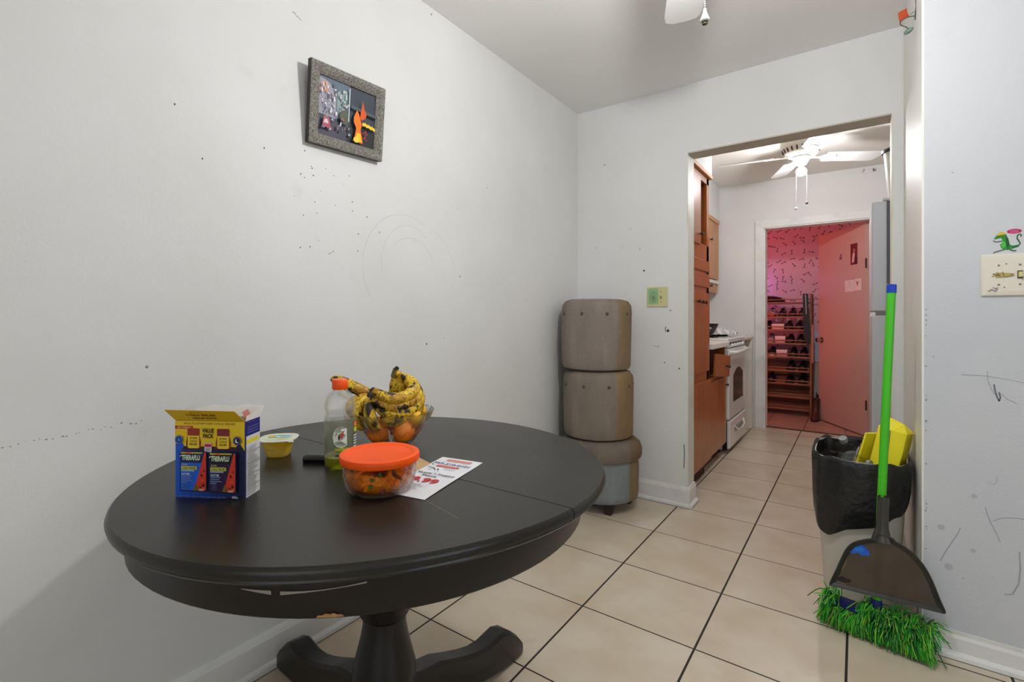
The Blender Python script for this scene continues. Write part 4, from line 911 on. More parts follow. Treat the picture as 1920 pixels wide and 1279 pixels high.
for k in range(2100):
    u = random.uniform(-.135, .135); v = random.uniform(-.016, .016); top = random.random() < .26
    side = -1 if random.random() < .72 else 1
    out = side*(random.uniform(.012, .062)+abs(v)); du = random.gauss(0, .013)+u*.14; zt = random.uniform(.056, .066)
    if top and -.10 < u < -.035: top = False
    a = HP(u, v, zt); L = random.uniform(.75, 1.0)
    if top:
        e = HP(u+du*1.2+random.gauss(0, .010), out*1.15, random.uniform(.05, .118)); mpt = HP(u+du*.6, v+out*.45, random.uniform(.095, .118)); a = HP(u, v*1.1, .084)
    else:
        e = HP(u+du, v*.4+out*L, random.uniform(.003, .020)); mpt = HP(u+du*.5, v+out*.75, random.uniform(.045, .068)*L)
    for p_ in (e, mpt, a):
        if p_.x > RX-.012 and p_.y > RY-.024: p_.y = RY-.026-random.uniform(0, .01)
    w = random.uniform(.0011, .0019); m = random.choices(bg, (6, 3, 3, 1.2))[0]
    if random.random() < .35 and not top and u < -.06: m = bg[1]
    br.tube(spline([a, mpt, e], 3), [w, w, w, w, w, w, w*.8], m, 4, smooth=False, cap=False)
bo_ = br.build('bristles', broom, world=True, fixn=False); bo_['kind'] = 'stuff'
# dustpan clipped to the handle, hanging upright
dp = thing('dustpan', 'smoky translucent grey dustpan clipped to the green broom handle', 'dustpan', (.075, 2.115, .16))
M_smoke = mat('smoky_plastic', (84, 68, 52), .18, rgb2=(66, 54, 42), scale=10, alpha=.80)
M_smoke2 = mat('smoky_plastic_rim', (52, 50, 48), .2, alpha=.96)
DY = 2.098
out_ = [(-.076, .153), (-.074, .166), (-.060, .205), (-.045, .250), (-.030, .290), (-.010, .318), (.022, .338), (.052, .350), (.058, .364), (.094, .362), (.104, .352), (.130, .340), (.156, .318), (.178, .288), (.196, .248), (.212, .200), (.224, .168), (.222, .160)]
def dpp(x, z, y): return Vector((x, y-.10*(z-.16)*0+0.03*(z-.16), z))
cx_, cz_ = .075, .24
def shr(x, z, k): return (cx_+(x-cx_)*k, .158+(z-.158)*(1-(1-k)*.9))
front = [dpp(x, z, DY) for x, z in out_]; back = [dpp(*shr(x, z, .90), DY+.010) for x, z in out_]; inn_ = [dpp(*shr(x, z, .955), DY+.001) for x, z in out_]
mb = MB(); n = len(out_)
pan = [dpp(*shr(x, z, .90), DY+.010) for x, z in out_]; pan2 = [p+Vector((0, .0022, 0)) for p in pan]
mb.add(pan+pan2, [list(range(n)), list(range(n, 2*n))[::-1]]+[[i, (i+1) % n, n+(i+1) % n, n+i] for i in range(n)], M_smoke)
mb.build('pan', dp, world=True)
mb = MB(); r2 = [p+Vector((0, .004, 0)) for p in front]; vs = front+pan+pan2+[p+Vector((0, .0018, 0)) for p in front]
fs = []
for i in range(n-1):
    fs.append([i, i+1, n+i+1, n+i]); fs.append([3*n+i, 2*n+i, 2*n+i+1, 3*n+i+1]); fs.append([i, 3*n+i, 3*n+i+1, i+1])
mb.add(vs, fs, M_smoke2, True)
mb.add([dpp(-.076, .153, DY), dpp(.222, .160, DY), dpp(.212, .170, DY+.008), dpp(-.066, .163, DY+.008)], [[0, 1, 2, 3]], M_smoke2)
mb.tube([dpp(-.076, .153, DY), dpp(.073, .1565, DY), dpp(.222, .160, DY)], .0022, M_smoke2, 8)
mb.tube(spline(front, 3), .0024, M_smoke2, 8)
mb.build('rim', dp, world=True)
nk = []
for z, w, y in ((.340, .030, DY+.010), (.360, .024, DY+.014), (.385, .018, DY+.020), (.44, .0165, DY+.026), (.488, .016, DY+.030)):
    c = Vector((b0.x+(b1.x-b0.x)*(z-.06)/1.155+.004, y+.006, z)); nk.append([c+Vector((w*math.cos(a*PI/8), .0155*math.sin(a*PI/8), 0)) for a in range(16)])
MB().loft(nk, mat('smoky_neck', (62, 60, 52), .25, alpha=.93), cap=False).build('neck', dp, world=True)
tp = Print(plane_fn((0, DY+.0095-.0048, 0), (1, 0, 0), (0, .03, 1), (0, -1, 0)))
def tq(L): return [(.006+(x+.003)*1.2, .296+(z-.288)*1.25) for x, z in L]
tp.poly(tq([(-.020, .298), (-.028, .288), (-.030, .278), (-.016, .273), (-.006, .279), (.004, .274), (.022, .279), (.020, .288), (.010, .300), (-.004, .306)]), (18, 92, 196)); tp.poly(tq([(-.022, .286), (-.008, .283), (.010, .287), (.004, .296), (-.010, .294)]), (34, 116, 214))
tp.build('blue_tape', dp, world=True)
tp = Print(plane_fn((0, DY+.0098-.0048, 0), (1, 0, 0), (0, .03, 1), (0, -1, 0)))
tp.poly([(-.058, .178), (-.044, .190), (-.018, .186), (-.016, .178), (-.034, .170), (-.05, .170)], (34, 24, 18)); tp.poly([(-.040, .230), (-.032, .262), (-.026, .262), (-.034, .228), (-.044, .205)], (104, 90, 66)); tp.poly([(-.048, .212), (-.040, .235), (-.044, .21)], (30, 22, 16)); tp.poly([(-.062, .166), (-.03, .164), (-.028, .166), (-.05, .170)], (120, 104, 76))
tp.build('dirt_smears', dp, world=True)

# ------------------------------------------------------------------ ceiling fans
M_fanw = mat('fan_white', (232, 231, 228), .4); M_fanm = mat('fan_motor_white', (222, 214, 200), .4); M_slot = mat('fan_slot', (70, 56, 44), .7)
def fan(label, c, angs, L, w, zb, pitch, z_top, bulbs, chains, m_bulb):
    t = thing('ceiling_fan', label, 'fan', c)
    h = z_top-c[2]
    mb = MB().lathe([(0, h), (.112, h), (.130, h-.012), (.134, h-.04), (.134, h-.095), (.128, h-.112), (.106, h-.160), (.085, h-.176), (.06, h-.180), (0, h-.180)], M_fanm, 48)
    for k in range(22):
        a = 2*PI*k/22
        mb.box((-.003, -.005, -.016), (.003, .005, .016), M_slot, M=Matrix.Rotation(a, 4, 'Z') @ Matrix.Translation((.1175, 0, h-.136)) @ Matrix.Rotation(D(24), 4, 'Y'))
    mb.build('motor_housing', t)
    for a in angs:
        M = Matrix.Rotation(D(a), 4, 'Z') @ Matrix.Rotation(D(pitch), 4, 'X')
        r0, r1 = .175, L; pts = [(r0, -w*.42), (r0+.02, -w*.46), (r1-.06, -w*.5), (r1-.022, -w*.47), (r1-.004, -w*.36), (r1, -w*.1), (r1-.004, w*.25), (r1-.022, w*.45), (r1-.06, w*.5), (r0+.02, w*.46), (r0, w*.42)]
        b = MB().prism([M @ Vector((x, y, zb)) for x, y in pts], M.to_3x3() @ Vector((0, 0, .006)), M_fanw).build('blade', t)
        k = MB().prism([M @ Vector((x, y, zb-.004)) for x, y in ((.07, -.012), (.14, -.010), (.165, -.034), (.235, -.030), (.255, 0), (.235, .030), (.165, .034), (.14, .010), (.07, .012))], M.to_3x3() @ Vector((0, 0, .004)), M_fanm)
        k.build('blade_bracket', t)
    MB().lathe([(0, zb), (.055, zb), (.060, zb-.012), (.05, zb-.03), (.030, .008), (0, .006)], M_fanm, 32).build('light_kit', t)
    for (p, r, col) in bulbs:
        MB().lathe([(0, r+.012), (.013, r+.012), (.014, r*.85), (r*.7, r*.55), (r*.93, r*.25), (r, -.004), (r*.86, -r*.55), (r*.5, -r*.9), (0, -r)], m_bulb, 24).build('bulb', t).location = p
    for (x, y, z0, z1, kind) in chains:
        ch = MB(); nb_ = int((z0-z1)/.006)
        for k in range(nb_): ch.sphere((x, y, z0-.006*k), .0016, M_fanm, 6)
        o_ = ch.build('pull_chain', t)
        if kind == 'w': MB().lathe([(0, .030), (.003, .029), (.0045, .018), (.0125, -.003), (.010, -.006), (0, -.006)], mat('chain_bob_white', (236, 234, 226), .4), 20, (x, y, z1-.02)).lathe([(0, -.005), (.0075, -.006), (.0065, -.013), (0, -.015)], mat('chain_bob_dark', (70, 66, 50), .5), 16, (x, y, z1-.02)).build('bob', o_)
        else: MB().sphere((x, y, z1-.004), .010, mat('chain_bob_grey', (112, 108, 102), .4) if kind == 'd' else mat('chain_bob_white', (236, 234, 226), .4), 12, (1, 1, 1.1)).build('bob', o_)
    return t
M_bulb = mat('lit_bulb', (250, 252, 255), .4, emit=KITCHEN_BULB)
M_bulb2 = mat('lit_bulb_dining', (250, 252, 253), .4, emit=DINING_BULB)
fan('white dining ceiling fan, one blade tip and pull chain showing at the top edge', (-.28, 1.26, 2.14), [110.5, 201, 290, 21], .685, .132, .07, -7, CZ,
    [((0, 0, -.055), .045, 0)], [(-.047, .129, -.02, -.222, 'w')], M_bulb2)
fan('white kitchen ceiling fan with a glowing bulb, seen through the opening', (-.325, 4.20, 2.205), [34, 110, 188, 289], .56, .135, .070, -12, CZ,
    [((0.0, 0.0, -.040), .034, 0)], [(-.030, -.03, -.05, -.31, 'w2'), (.035, -.02, -.05, -.275, 'd')], M_bulb)

# ------------------------------------------------------------------ kitchen
M_oak = mat('orange_oak', (172, 96, 34), .32, rgb2=(142, 72, 22), scale=6, stretch=(6, 6, .7), lo=.3, hi=.75, coat=.25)
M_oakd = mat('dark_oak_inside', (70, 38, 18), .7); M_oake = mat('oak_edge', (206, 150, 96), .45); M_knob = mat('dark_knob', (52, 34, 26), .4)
FX = -0.842
def door_leaf(nm, par, y0, y1, z0, z1, knobs=(), x=FX-.012, t=.018, rot=None):
    o = MB().box((0, 0, 0), (t, y1-y0, z1-z0), M_oak, .004).build(nm, par)
    M = wm(par).inverted() @ Vector((x, y0, z0)); o.location = M
    if rot: o.rotation_euler = rot
    for (ky, kz) in knobs:
        MB().lathe([(0, 0), (.006, 0), (.005, .010), (.012, .015), (.012, .021), (0, .024)], M_knob, 16, M=Matrix.Translation((t, ky-y0, kz-z0)) @ Matrix.Rotation(PI/2, 4, 'Y')).build('knob', o)
    return o
tc = thing('tall_cabinet', 'tall orange oak pantry cabinet just inside the kitchen opening', 'cabinet', (-1.16, 3.40, 0))
mb = MB(); ty0, ty1 = 3.09, 3.70
mb.box((-1.485, ty0, .09), (FX-.004, ty0+.02, 2.09), M_oak).box((-1.485, ty1-.02, .09), (FX-.004, ty1, 2.09), M_oak).box((-1.485, ty0, .09), (-1.47, ty1, 2.09), M_oakd)
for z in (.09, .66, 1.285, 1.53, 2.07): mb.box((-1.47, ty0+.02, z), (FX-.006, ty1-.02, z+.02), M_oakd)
for z0, z1 in ((.60, .735), (1.25, 1.31), (1.395, 1.42), (1.475, 1.60), (2.03, 2.09)): mb.box((FX-.022, ty0, z0), (FX-.003, ty1, z1), M_oak)
mb.box((FX-.022, ty1-.06, .09), (FX-.003, ty1, 2.09), M_oak).box((FX-.022, ty0, .09), (FX-.003, ty0+.04, 2.09), M_oak)
mb.box((FX-.02, ty0, 2.075), (FX+.022, ty1+.01, 2.10), M_oake, .004)
mb.build('carcass', tc, world=True)
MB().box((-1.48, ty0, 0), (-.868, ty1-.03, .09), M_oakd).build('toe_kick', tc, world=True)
door_leaf('door', tc, ty0+.005, ty0+.36, 1.585, 2.045, [(ty0+.335, 1.655)])
MB().box((-1.2, ty0+.40, 1.60), (-.95, ty1-.10, 2.0), mat('stored_goods', (92, 70, 40), .8)).build('shelf_goods', tc, world=True)
door_leaf('door', tc, ty1-.215, ty1-.02, 1.585, 2.02, [], x=FX-.06, rot=(0, 0, D(52)))
door_leaf('drawer_front', tc, ty0+.005, ty1-.012, 1.415, 1.49)
door_leaf('drawer_front', tc, ty0+.005, ty1-.012, 1.305, 1.398)
door_leaf('door', tc, ty0+.005, ty1-.012, .725, 1.268, [(ty0+.26, 1.205), (ty0+.36, 1.203), (ty0+.44, 1.200)])
door_leaf('door', tc, ty0+.005, ty1-.008, .10, .665, [], x=FX-.002)
bcab = thing('base_cabinet', 'orange oak base cabinet with a crooked drawer between pantry and stove', 'cabinet', (-1.16, 3.97, 0))
by0, by1 = 3.71, 4.245
mb = MB().box((-1.485, by0, .09), (-.90, by1, .868), M_oakd).box((-.90, by0, .09), (FX-.006, by0+.018, .868), M_oak).box((-.90, by1-.018, .09), (FX-.006, by1, .868), M_oak).box((-.90, by0, .60), (FX-.006, by1, .66), M_oak).box((-.90, by0, .09), (FX-.006, by1, .12), M_oak)
mb.build('carcass', bcab, world=True)
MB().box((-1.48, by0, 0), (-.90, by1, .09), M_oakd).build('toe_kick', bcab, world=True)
door_leaf('drawer', bcab, by0+.05, by1-.05, .672, .838, [(by0+.34, .755), (by0+.40, .752)], x=FX+.010, rot=(D(-5), D(2), D(-1.5)))
door_leaf('door', bcab, by0+.02, by1-.006, .105, .632, [(by1-.03, .565)])
ctop = MB().box((-1.485, by0-.005, .870), (-.815, by1+.008, .91), mat('white_laminate', (226, 222, 214), .35), .006).build('countertop')
tag(ctop, 'short white laminate countertop over the base cabinet with crooked drawer', 'countertop')

st = thing('stove', 'white kitchen range with an arched oven window and bottom drawer', 'stove', (-1.16, 4.68, 0))
M_en = mat('white_enamel', (226, 224, 220), .22, coat=.3); M_ovg = mat('oven_glass', (84, 74, 64), .12); M_blk = mat('black_gap', (14, 13, 13), .5)
sy0, sy1 = 4.262, 5.022; SX = -.838
MB().box((-1.48, sy0, .03), (SX-.03, sy1, .875), M_en, .004).build('body', st, world=True)
MB().box((-1.46, sy0+.01, 0), (SX-.06, sy1-.01, .03), M_blk).build('plinth', st, world=True)
MB().box((-1.48, sy0-.006, .892), (SX+.012, sy1+.006, .928), M_en, .010).build('cooktop', st, world=True)
MB().box((-1.48, sy0+.004, .925), (-1.40, sy1-.004, 1.00), M_en, .01).build('backguard', st, world=True)
for gy in (4.46, 4.83):
    for gx in (-1.28, -1.03):
        gt = MB()
        for k in range(4): gt.box((-.09, -.004, 0), (.09, .004, .012), M_blk, M=Matrix.Translation((gx, gy, .929)) @ Matrix.Rotation(k*PI/4, 4, 'Z'))
        gt.build('burner_grate', st, world=True)
MB().box((SX-.03, sy0+.006, .850), (SX+.004, sy1-.006, .888), M_en, .004).box((SX-.012, sy0+.03, .876), (SX+.006, sy1-.12, .886), M_blk).build('control_strip', st, world=True)
for k in range(5):
    MB().lathe([(0, 0), (.015, 0), (.014, .012), (.009, .02), (0, .02)], M_en, 16, M=Matrix.Translation((SX+.002, sy0+.16+.11*k, .866)) @ Matrix.Rotation(PI/2+D(-25), 4, 'Y')).box((.0, -.002, .0), (.002, .002, .0215), M_slot, M=Matrix.Translation((SX+.002, sy0+.16+.11*k, .866)) @ Matrix.Rotation(PI/2+D(-25), 4, 'Y')).build('knob', st, world=True)
od = MB().box((SX-.03, sy0+.004, .275), (SX+.016, sy1-.004, .842), M_en, .008).build('oven_door', st, world=True)
wy0, wy1 = sy0+.17, sy1-.17
wpts = [(wy0, .40), (wy1, .40), (wy1, .62)]+[(wy1-(wy1-wy0)*k/12, .62+.055*math.sin(PI*k/12)) for k in range(1, 12)]+[(wy0, .62)]
MB().prism([(SX+.0162, y, z) for y, z in wpts], (.0015, 0, 0), M_ovg).build('oven_window', od, world=True)
MB().tube([(SX+.014, sy0+.05, .812), (SX+.045, sy0+.05, .815), (SX+.055, sy0+.075, .816), (SX+.055, sy1-.075, .816), (SX+.045, sy1-.05, .815), (SX+.014, sy1-.05, .812)], .016, M_en, 12).build('handle', od, world=True)
dr = MB().box((SX-.03, sy0+.006, .042), (SX+.022, sy1-.006, .258), M_en, .010).build('drawer', st, world=True)
MB().box((SX+.0215, sy0+.20, .150), (SX+.0235, sy1-.2, .196), mat('drawer_pull_recess', (150, 148, 144), .4)).tube([(SX+.02, sy0+.18, .20), (SX+.04, sy0+.24, .165), (SX+.045, (sy0+sy1)/2, .150), (SX+.04, sy1-.24, .165), (SX+.02, sy1-.18, .20)], .009, M_en, 10).build('handle', dr, world=True)
MB().box((SX-.032, sy0-.003, .03), (SX+.002, sy0+.005, .262), M_blk).build('side_gap', st, world=True)
pot = thing('mixing_bowl', 'black bowl with white lettering sitting on the stove top', 'bowl', (-1.06, 4.50, .945))
MB().lathe([(0, 0), (.055, 0), (.075, .02), (.105, .085), (.108, .10), (.102, .10), (.07, .02), (0, .012)], mat('black_bowl', (20, 20, 22), .3), 32).build('bowl', pot)
q = Print(lambda a, b, h: Vector(((.085+.35*(b-.045)+.004+h)*math.cos(a/.09-.95), (.085+.35*(b-.045)+.004+h)*math.sin(a/.09-.95), b)))
q.ell(0, .055, .022, .018, (196, 196, 196), 12); q.ell(.012, .050, .01, .008, (40, 40, 42), 8); q.poly([(-.03, .03), (-.01, .04), (-.02, .05)], (170, 170, 170)); q.build('white_mark', pot)
random.seed(17)
cl_ = MB(); nx, ny = 16, 12
vs = [(-1.12+.26*i/nx, 4.66+.30*j/ny, .944+.012+.045*math.sin(PI*i/nx)**.7*math.sin(PI*j/ny)**.7*(.6+.6*random.random())+.012*math.sin(i*1.7+j)) for j in range(ny+1) for i in range(nx+1)]
fs = [[j*(nx+1)+i, j*(nx+1)+i+1, (j+1)*(nx+1)+i+1, (j+1)*(nx+1)+i] for j in range(ny) for i in range(nx)]
cl_.add(vs, fs, mat('crumpled_foil', (216, 214, 210), .4), True)
tag(cl_.build('crumpled_foil'), 'crumpled pale foil lying on the stove top behind the black bowl', 'foil')
fc = thing('filler_cabinet', 'narrow white cabinet gap with a white post between the stove and the back wall', 'cabinet', (-1.16, 5.25, 0))
M_wp = mat('white_post_paint', (222, 216, 204), .45, rgb2=(200, 190, 172), scale=5, lo=.5, hi=.8)
MB().box((-1.485, 5.40, 0), (-.835, 5.478, .885), M_wp, .003).build('post', fc, world=True)
MB().box((-1.485, 5.036, .885), (-.832, 5.478, .915), M_wp, .006).build('top_strip', fc, world=True)
MB().box((-1.485, 5.036, .06), (-1.0, 5.40, .88), mat('stained_back', (140, 122, 96), .8, rgb2=(60, 48, 34), scale=14, lo=.5, hi=.62)).build('back_panel', fc, world=True)
uc = thing('wall_cabinet', 'light oak wall cabinet at the far left end of the kitchen', 'cabinet', (-1.32, 4.6, 1.47))
M_oakl = mat('pale_oak', (196, 140, 92), .4, rgb2=(176, 120, 74), scale=6, stretch=(6, 6, .8))
MB().box((-1.485, 3.78, 1.475), (-1.17, 5.47, 2.085), M_oakl, .003).box((-1.19, 3.78, 2.06), (-1.145, 5.475, 2.095), M_oake, .004).build('carcass', uc, world=True)
for y0, y1 in ((3.80, 4.34), (4.35, 4.90), (4.91, 5.46)):
    d_ = MB().box((-1.17, y0, 1.485), (-1.150, y1, 2.055), M_oakl, .004).build('door', uc, world=True)
    MB().lathe([(0, 0), (.006, 0), (.005, .012), (.013, .018), (.013, .025), (0, .028)], M_knob, 14, M=Matrix.Translation((-1.150, y0+.18 if y0 > 4.9 else y1-.05, 1.86)) @ Matrix.Rotation(PI/2, 4, 'Y')).build('knob', d_, world=True)
sh = thing('wall_shelf', 'white shelf board under the far wall cabinet with a small oak drawer box', 'shelf', (-1.3, 5.2, 1.40))
MB().box((-1.485, 4.95, 1.440), (-1.145, 5.472, 1.472), mat('white_laminate', (226, 222, 214), .35), .003).build('shelf_board', sh, world=True)
d_ = MB().box((-1.47, 4.98, 1.345), (-1.160, 5.46, 1.438), M_oakl, .003).build('drawer_box', sh, world=True)
MB().lathe([(0, 0), (.006, 0), (.005, .012), (.013, .018), (.013, .025), (0, .028)], M_knob, 14, M=Matrix.Translation((-1.160, 5.12, 1.41)) @ Matrix.Rotation(PI/2, 4, 'Y')).build('knob', d_, world=True)

fr_ = thing('refrigerator', 'white top-freezer refrigerator standing behind the right side of the opening', 'refrigerator', (.46, 3.87, 0))
M_fri = mat('fridge_door_white', (206, 208, 212), .35); M_gask = mat('door_gasket', (96, 98, 102), .6)
fy0, fy1 = 3.50, 4.24
MB().box((.150, fy0, .04), (.845, fy1, 1.742), mat('fridge_body', (212, 213, 214), .4), .006).build('body', fr_, world=True)
MB().box((.136, fy0+.004, .06), (.150, fy1-.004, 1.735), M_gask).build('gasket', fr_, world=True)
MB().box((.068, fy0, 1.134), (.136, fy1, 1.752), M_fri, .008).build('freezer_door', fr_, world=True)
MB().box((.068, fy0, .07), (.136, fy1, 1.112), M_fri, .008).build('fridge_door', fr_, world=True)
MB().box((.085, fy0+.004, 1.108), (.136, fy0+.04, 1.138), mat('hinge_steel', (120, 118, 112), .4, .6), .003).box((.115, fy0+.002, 1.753), (.165, fy0+.05, 1.768), mat('hinge_cover', (206, 206, 206), .4), .003).build('hinge', fr_, world=True)
MB().box((.16, fy0+.02, 0), (.84, fy1-.02, .04), M_blk).build('base_grille', fr_, world=True)
cn = thing('tall_canister', 'tall tapered white canister with dark rims on top of the refrigerator', 'canister', (.196, 3.66, 1.742))
MB().lathe([(0, .0), (.055, 0), (.058, .01), (.050, .03), (.0495, .035), (.072, .315), (.070, .315), (0, .30)], mat('canister_white', (216, 212, 202), .3), 40).build('canister_body', cn)
MB().lathe([(.050, .020), (.062, .018), (.062, .026), (.051, .036)], mat('dark_rim', (56, 54, 50), .35), 40, cap=False).build('rim_band', cn)
MB().lathe([(.071, .310), (.081, .312), (.082, .326), (.074, .334), (.070, .330)], mat('dark_rim', (56, 54, 50), .35), 40, cap=False).build('rim_band', cn)
hk = thing('wall_hook_rail', 'small white hook bracket high on the far kitchen wall', 'hook', (.05, KY, 2.40))
MB().box((-.028, -.008, -.006), (.085, 0, .010), M_fanw, .002).tube([(-.012, -.006, .004), (-.012, -.04, .0), (-.012, -.05, .02)], .006, M_fanw, 8).tube([(.068, -.006, .004), (.068, -.035, -.004), (.068, -.044, .012)], .006, mat('chain_bob_grey', (112, 108, 102), .4), 8).build('hooks', hk)

# ------------------------------------------------------------------ back hall: door, shoe rack, shoes
dv = Vector((-.398, .672, 0)).normalized(); DL = .775
dr_ = thing('hall_door', 'open pale interior door with pictures taped to it, lit red by the hall', 'door', (.098, KB+.012, 0), rot=(0, 0, math.atan2(dv.y, dv.x)))
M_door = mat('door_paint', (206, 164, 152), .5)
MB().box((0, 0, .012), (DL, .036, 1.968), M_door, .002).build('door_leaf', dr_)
MB().lathe([(.030, 0), (.030, .006), (.012, .010), (.011, .028), (.022, .034), (.027, .045), (.024, .056), (0, .060)], mat('steel_knob', (190, 180, 174), .22, 1.0), 24, M=Matrix.Translation((DL-.065, .036, .86)) @ Matrix.Rotation(-PI/2, 4, 'X')).build('knob', dr_)
for z in (.25, 1.55): MB().box((-.004, .030, z), (.004, .042, z+.09), mat('hinge_dark', (80, 60, 56), .4, .5)).build('hinge', dr_)
dn = dv.cross(Z); dn = -dn if dn.dot(Vector((0, -1, 0))) < 0 else dn
side = 1 if (Matrix.Rotation(math.atan2(dv.y, dv.x), 3, 'Z') @ Vector((0, 1, 0))).dot(Vector((-1, -.3, 0))) > 0 else -1
yy = .0365 if side > 0 else -.0005
def doorpaper(name, label, u, z, w, h, draw):
    M_ = wm(dr_); base = M_ @ Vector((u, .0362, z)); nrm = (M_.to_3x3() @ Vector((0, 1, 0))); ud = (M_.to_3x3() @ Vector((-1, 0, 0)))
    t = thing(name, label, 'paper', base)
    q_ = Print(plane_fn(base-ud*w/2-Z*h/2, ud, Z, nrm)); draw(q_, w, h); q_.build('sheet', t, world=True)
def d1(q_, w, h):
    q_.rect(0, 0, w, h, (120, 34, 34)); q_.poly([(w*.2, h*.1), (w*.5, h*.12), (w*.62, h*.5), (w*.5, h*.62), (w*.3, h*.5)], (226, 190, 190)); q_.ell(w*.52, h*.68, w*.14, h*.09, (190, 120, 100)); q_.poly([(w*.6, 0), (w, 0), (w, h*.4), (w*.7, h*.3)], (80, 24, 26)); q_.poly([(w*.1, h*.8), (w*.3, h*.9), (w*.2, h)], (80, 24, 26))
def d2(q_, w, h):
    q_.rect(0, 0, w*.58, h*.96, (232, 214, 208)); q_.rect(w*.60, h*.04, w, h, (236, 216, 206)); q_.poly([(w*.64, h*.9), (w*.78, h*.35), (w*.86, h*.9), (w*.78, h*.7)], (190, 110, 60)); q_.line([(w*.2, h*.6), (w*.3, h*.8), (w*.36, h*.6), (w*.28, h*.4)], w*.015, (190, 130, 170)); q_.line([(w*.1, h*.5), (w*.16, h*.45)], w*.012, (190, 130, 170))
def d3(q_, w, h): q_.poly([(0, 0), (w, 0), (w*.9, h), (w*.3, h*.9)], (130, 70, 100)); q_.ell(w*.55, h*.55, w*.2, h*.2, (190, 130, 150))
doorpaper('taped_photo', 'small dark red portrait photo taped high on the open hall door', .175, 1.70, .105, .20, d1)
doorpaper('taped_drawing', 'pair of pale drawings taped side by side on the open hall door', .19, 1.405, .25, .115, d2)
doorpaper('round_sticker', 'tiny purple sticker on the hall door left of the portrait photo', .385, 1.70, .045, .055, d3)

rx0, rx1, ry0, ry1 = -1.18, -.405, 6.37, 6.62
M_rack = mat('rack_wood', (150, 96, 64), .5, rgb2=(126, 76, 50), scale=5, stretch=(1, 1, 4))
rack = thing('shoe_rack', 'tall wooden slatted shoe rack against the pink wallpaper in the hall', 'shoe rack', (-.79, 6.5, 0))
for x in (rx0, rx1):
    MB().box((x-.010, ry0-.005, 0), (x+.010, ry1, 1.36), M_rack, .003).build('side_panel', rack, world=True)
tiers = [1.270, 1.110, .965, .812, .662, .508, .362, .215, .08]
for z in tiers:
    s_ = MB()
    for k, y in enumerate((ry0+.005, ry0+.075, ry0+.145, ry0+.215)): s_.box((rx0+.01, y-.012, z-.018+.0*k), (rx1-.01, y+.012, z), M_rack, .002)
    s_.box((rx0+.01, ry0-.003, z+.022), (rx1-.01, ry0+.006, z+.034), M_rack, .001); s_.build('slatted_shelf', rack, world=True)
MB().box((rx0, ry1-.002, .02), (rx1, ry1+.008, .60), mat('rack_back', (120, 66, 44), .5, rgb2=(150, 90, 60), scale=4, stretch=(.4, 1, 14))).build('back_panel', rack, world=True)
def shoe(label, x, z, up, sole=(30, 26, 26), yaw=0.0, L=.23, wd=.043, hh=.075, group='shoes on the hall rack', tall=0.0):
    t = thing('shoe', label, 'shoe', (x, ry0+.012, z+.0005), rot=(0, 0, D(yaw)), group=group)
    so = []; upr = []
    mu = mat('shoe_%d_%d_%d' % up, up, .4); ms = mat('sole_%d_%d_%d' % sole, sole, .6)
    st_ = [(.0, .45, .32), (.012, .78, .52), (.05, 1.0, .62), (.10, .94, .80), (.15, .80, 1.0), (.20, .82, 1.05), (.226, .62, 1.0), (.23, .4, .9)]
    pl = [(y*L/.23, w*wd) for y, w, h in st_]
    MB().prism([(-w, y, 0) for y, w in pl]+[(w, y, 0) for y, w in pl[::-1]], (0, 0, .016), ms).build('sole', t)
    rings = []
    for y, w, h in st_:
        H = hh*h; ww = w*wd*.95
        rings.append([Vector((ww*cx, y*L/.23, .014+H*cz)) for cx, cz in ((-1, 0), (-1, .4), (-.78, .78), (-.35, 1), (.35, 1), (.78, .78), (1, .4), (1, 0))])
    MB().loft(rings, mu).build('upper', t)
    MB().loft([[Vector((.55*wd*math.cos(a*PI/5), .165*L/.23+.05*math.sin(a*PI/5), .014+hh*1.02+tall*0)) for a in range(10)], [Vector((.60*wd*math.cos(a*PI/5), .165*L/.23+.054*math.sin(a*PI/5), .014+hh*1.10)) for a in range(10)]], mat('shoe_opening', (24, 20, 22), .8)).build('opening', t)
    return t
BKc = (24, 20, 24)
t0 = shoe('white and red sneaker at the left of the shelf below the black bag', -.79, 1.110, (196, 176, 180), (196, 40, 40))
q = Print(lambda a, b, h: Vector((a, .03+h*-1-.0, b))); 
MB().prism([(-.03, .002, .035), (.0, -.004, .040), (.028, .012, .05), (.02, .03, .062), (-.01, .01, .05)], (0, .03, .004), mat('sneaker_red', (190, 30, 40), .5)).build('toe_stripe', t0)
shoe('single black shoe right of the white and red sneaker', -.685, 1.110, BKc)
shoe('black shoe second from the right on the sneaker shelf', -.585, 1.110, BKc); shoe('black shoe at the right end of the sneaker shelf', -.490, 1.110, BKc)
shoe('dark shoe at the left end of the shelf under the sneaker', -.825, .965, BKc)
shoe('left dark shoe of the pair beside the upper white box', -.62, .965, BKc); shoe('right dark shoe of the pair beside the upper white box', -.52, .965, BKc)
shoe('grey shoe at the left of the middle shelf', -.80, .812, (150, 136, 146), (170, 160, 164))
shoe('left black shoe of the pair right of the grey shoe', -.605, .812, BKc); shoe('right black shoe of the pair right of the grey shoe', -.505, .812, BKc)
shoe('black and white shoe at the left, one shelf under the grey shoe', -.785, .662, BKc, (210, 200, 200))
shoe('left black shoe of the pair right of the black and white shoe', -.575, .662, BKc); shoe('right black shoe of the pair right of the black and white shoe', -.475, .662, BKc)
shoe('left black shoe of the only pair on the second lowest filled shelf', -.60, .508, BKc); shoe('right black shoe of the only pair on the second lowest filled shelf', -.485, .508, BKc)
shoe('black shoe alone at the left of the lowest filled shelf', -.795, .362, BKc); shoe('left black shoe of the pair on the lowest filled shelf', -.61, .362, BKc, hh=.06); shoe('right black shoe of the pair on the lowest filled shelf', -.485, .362, BKc)
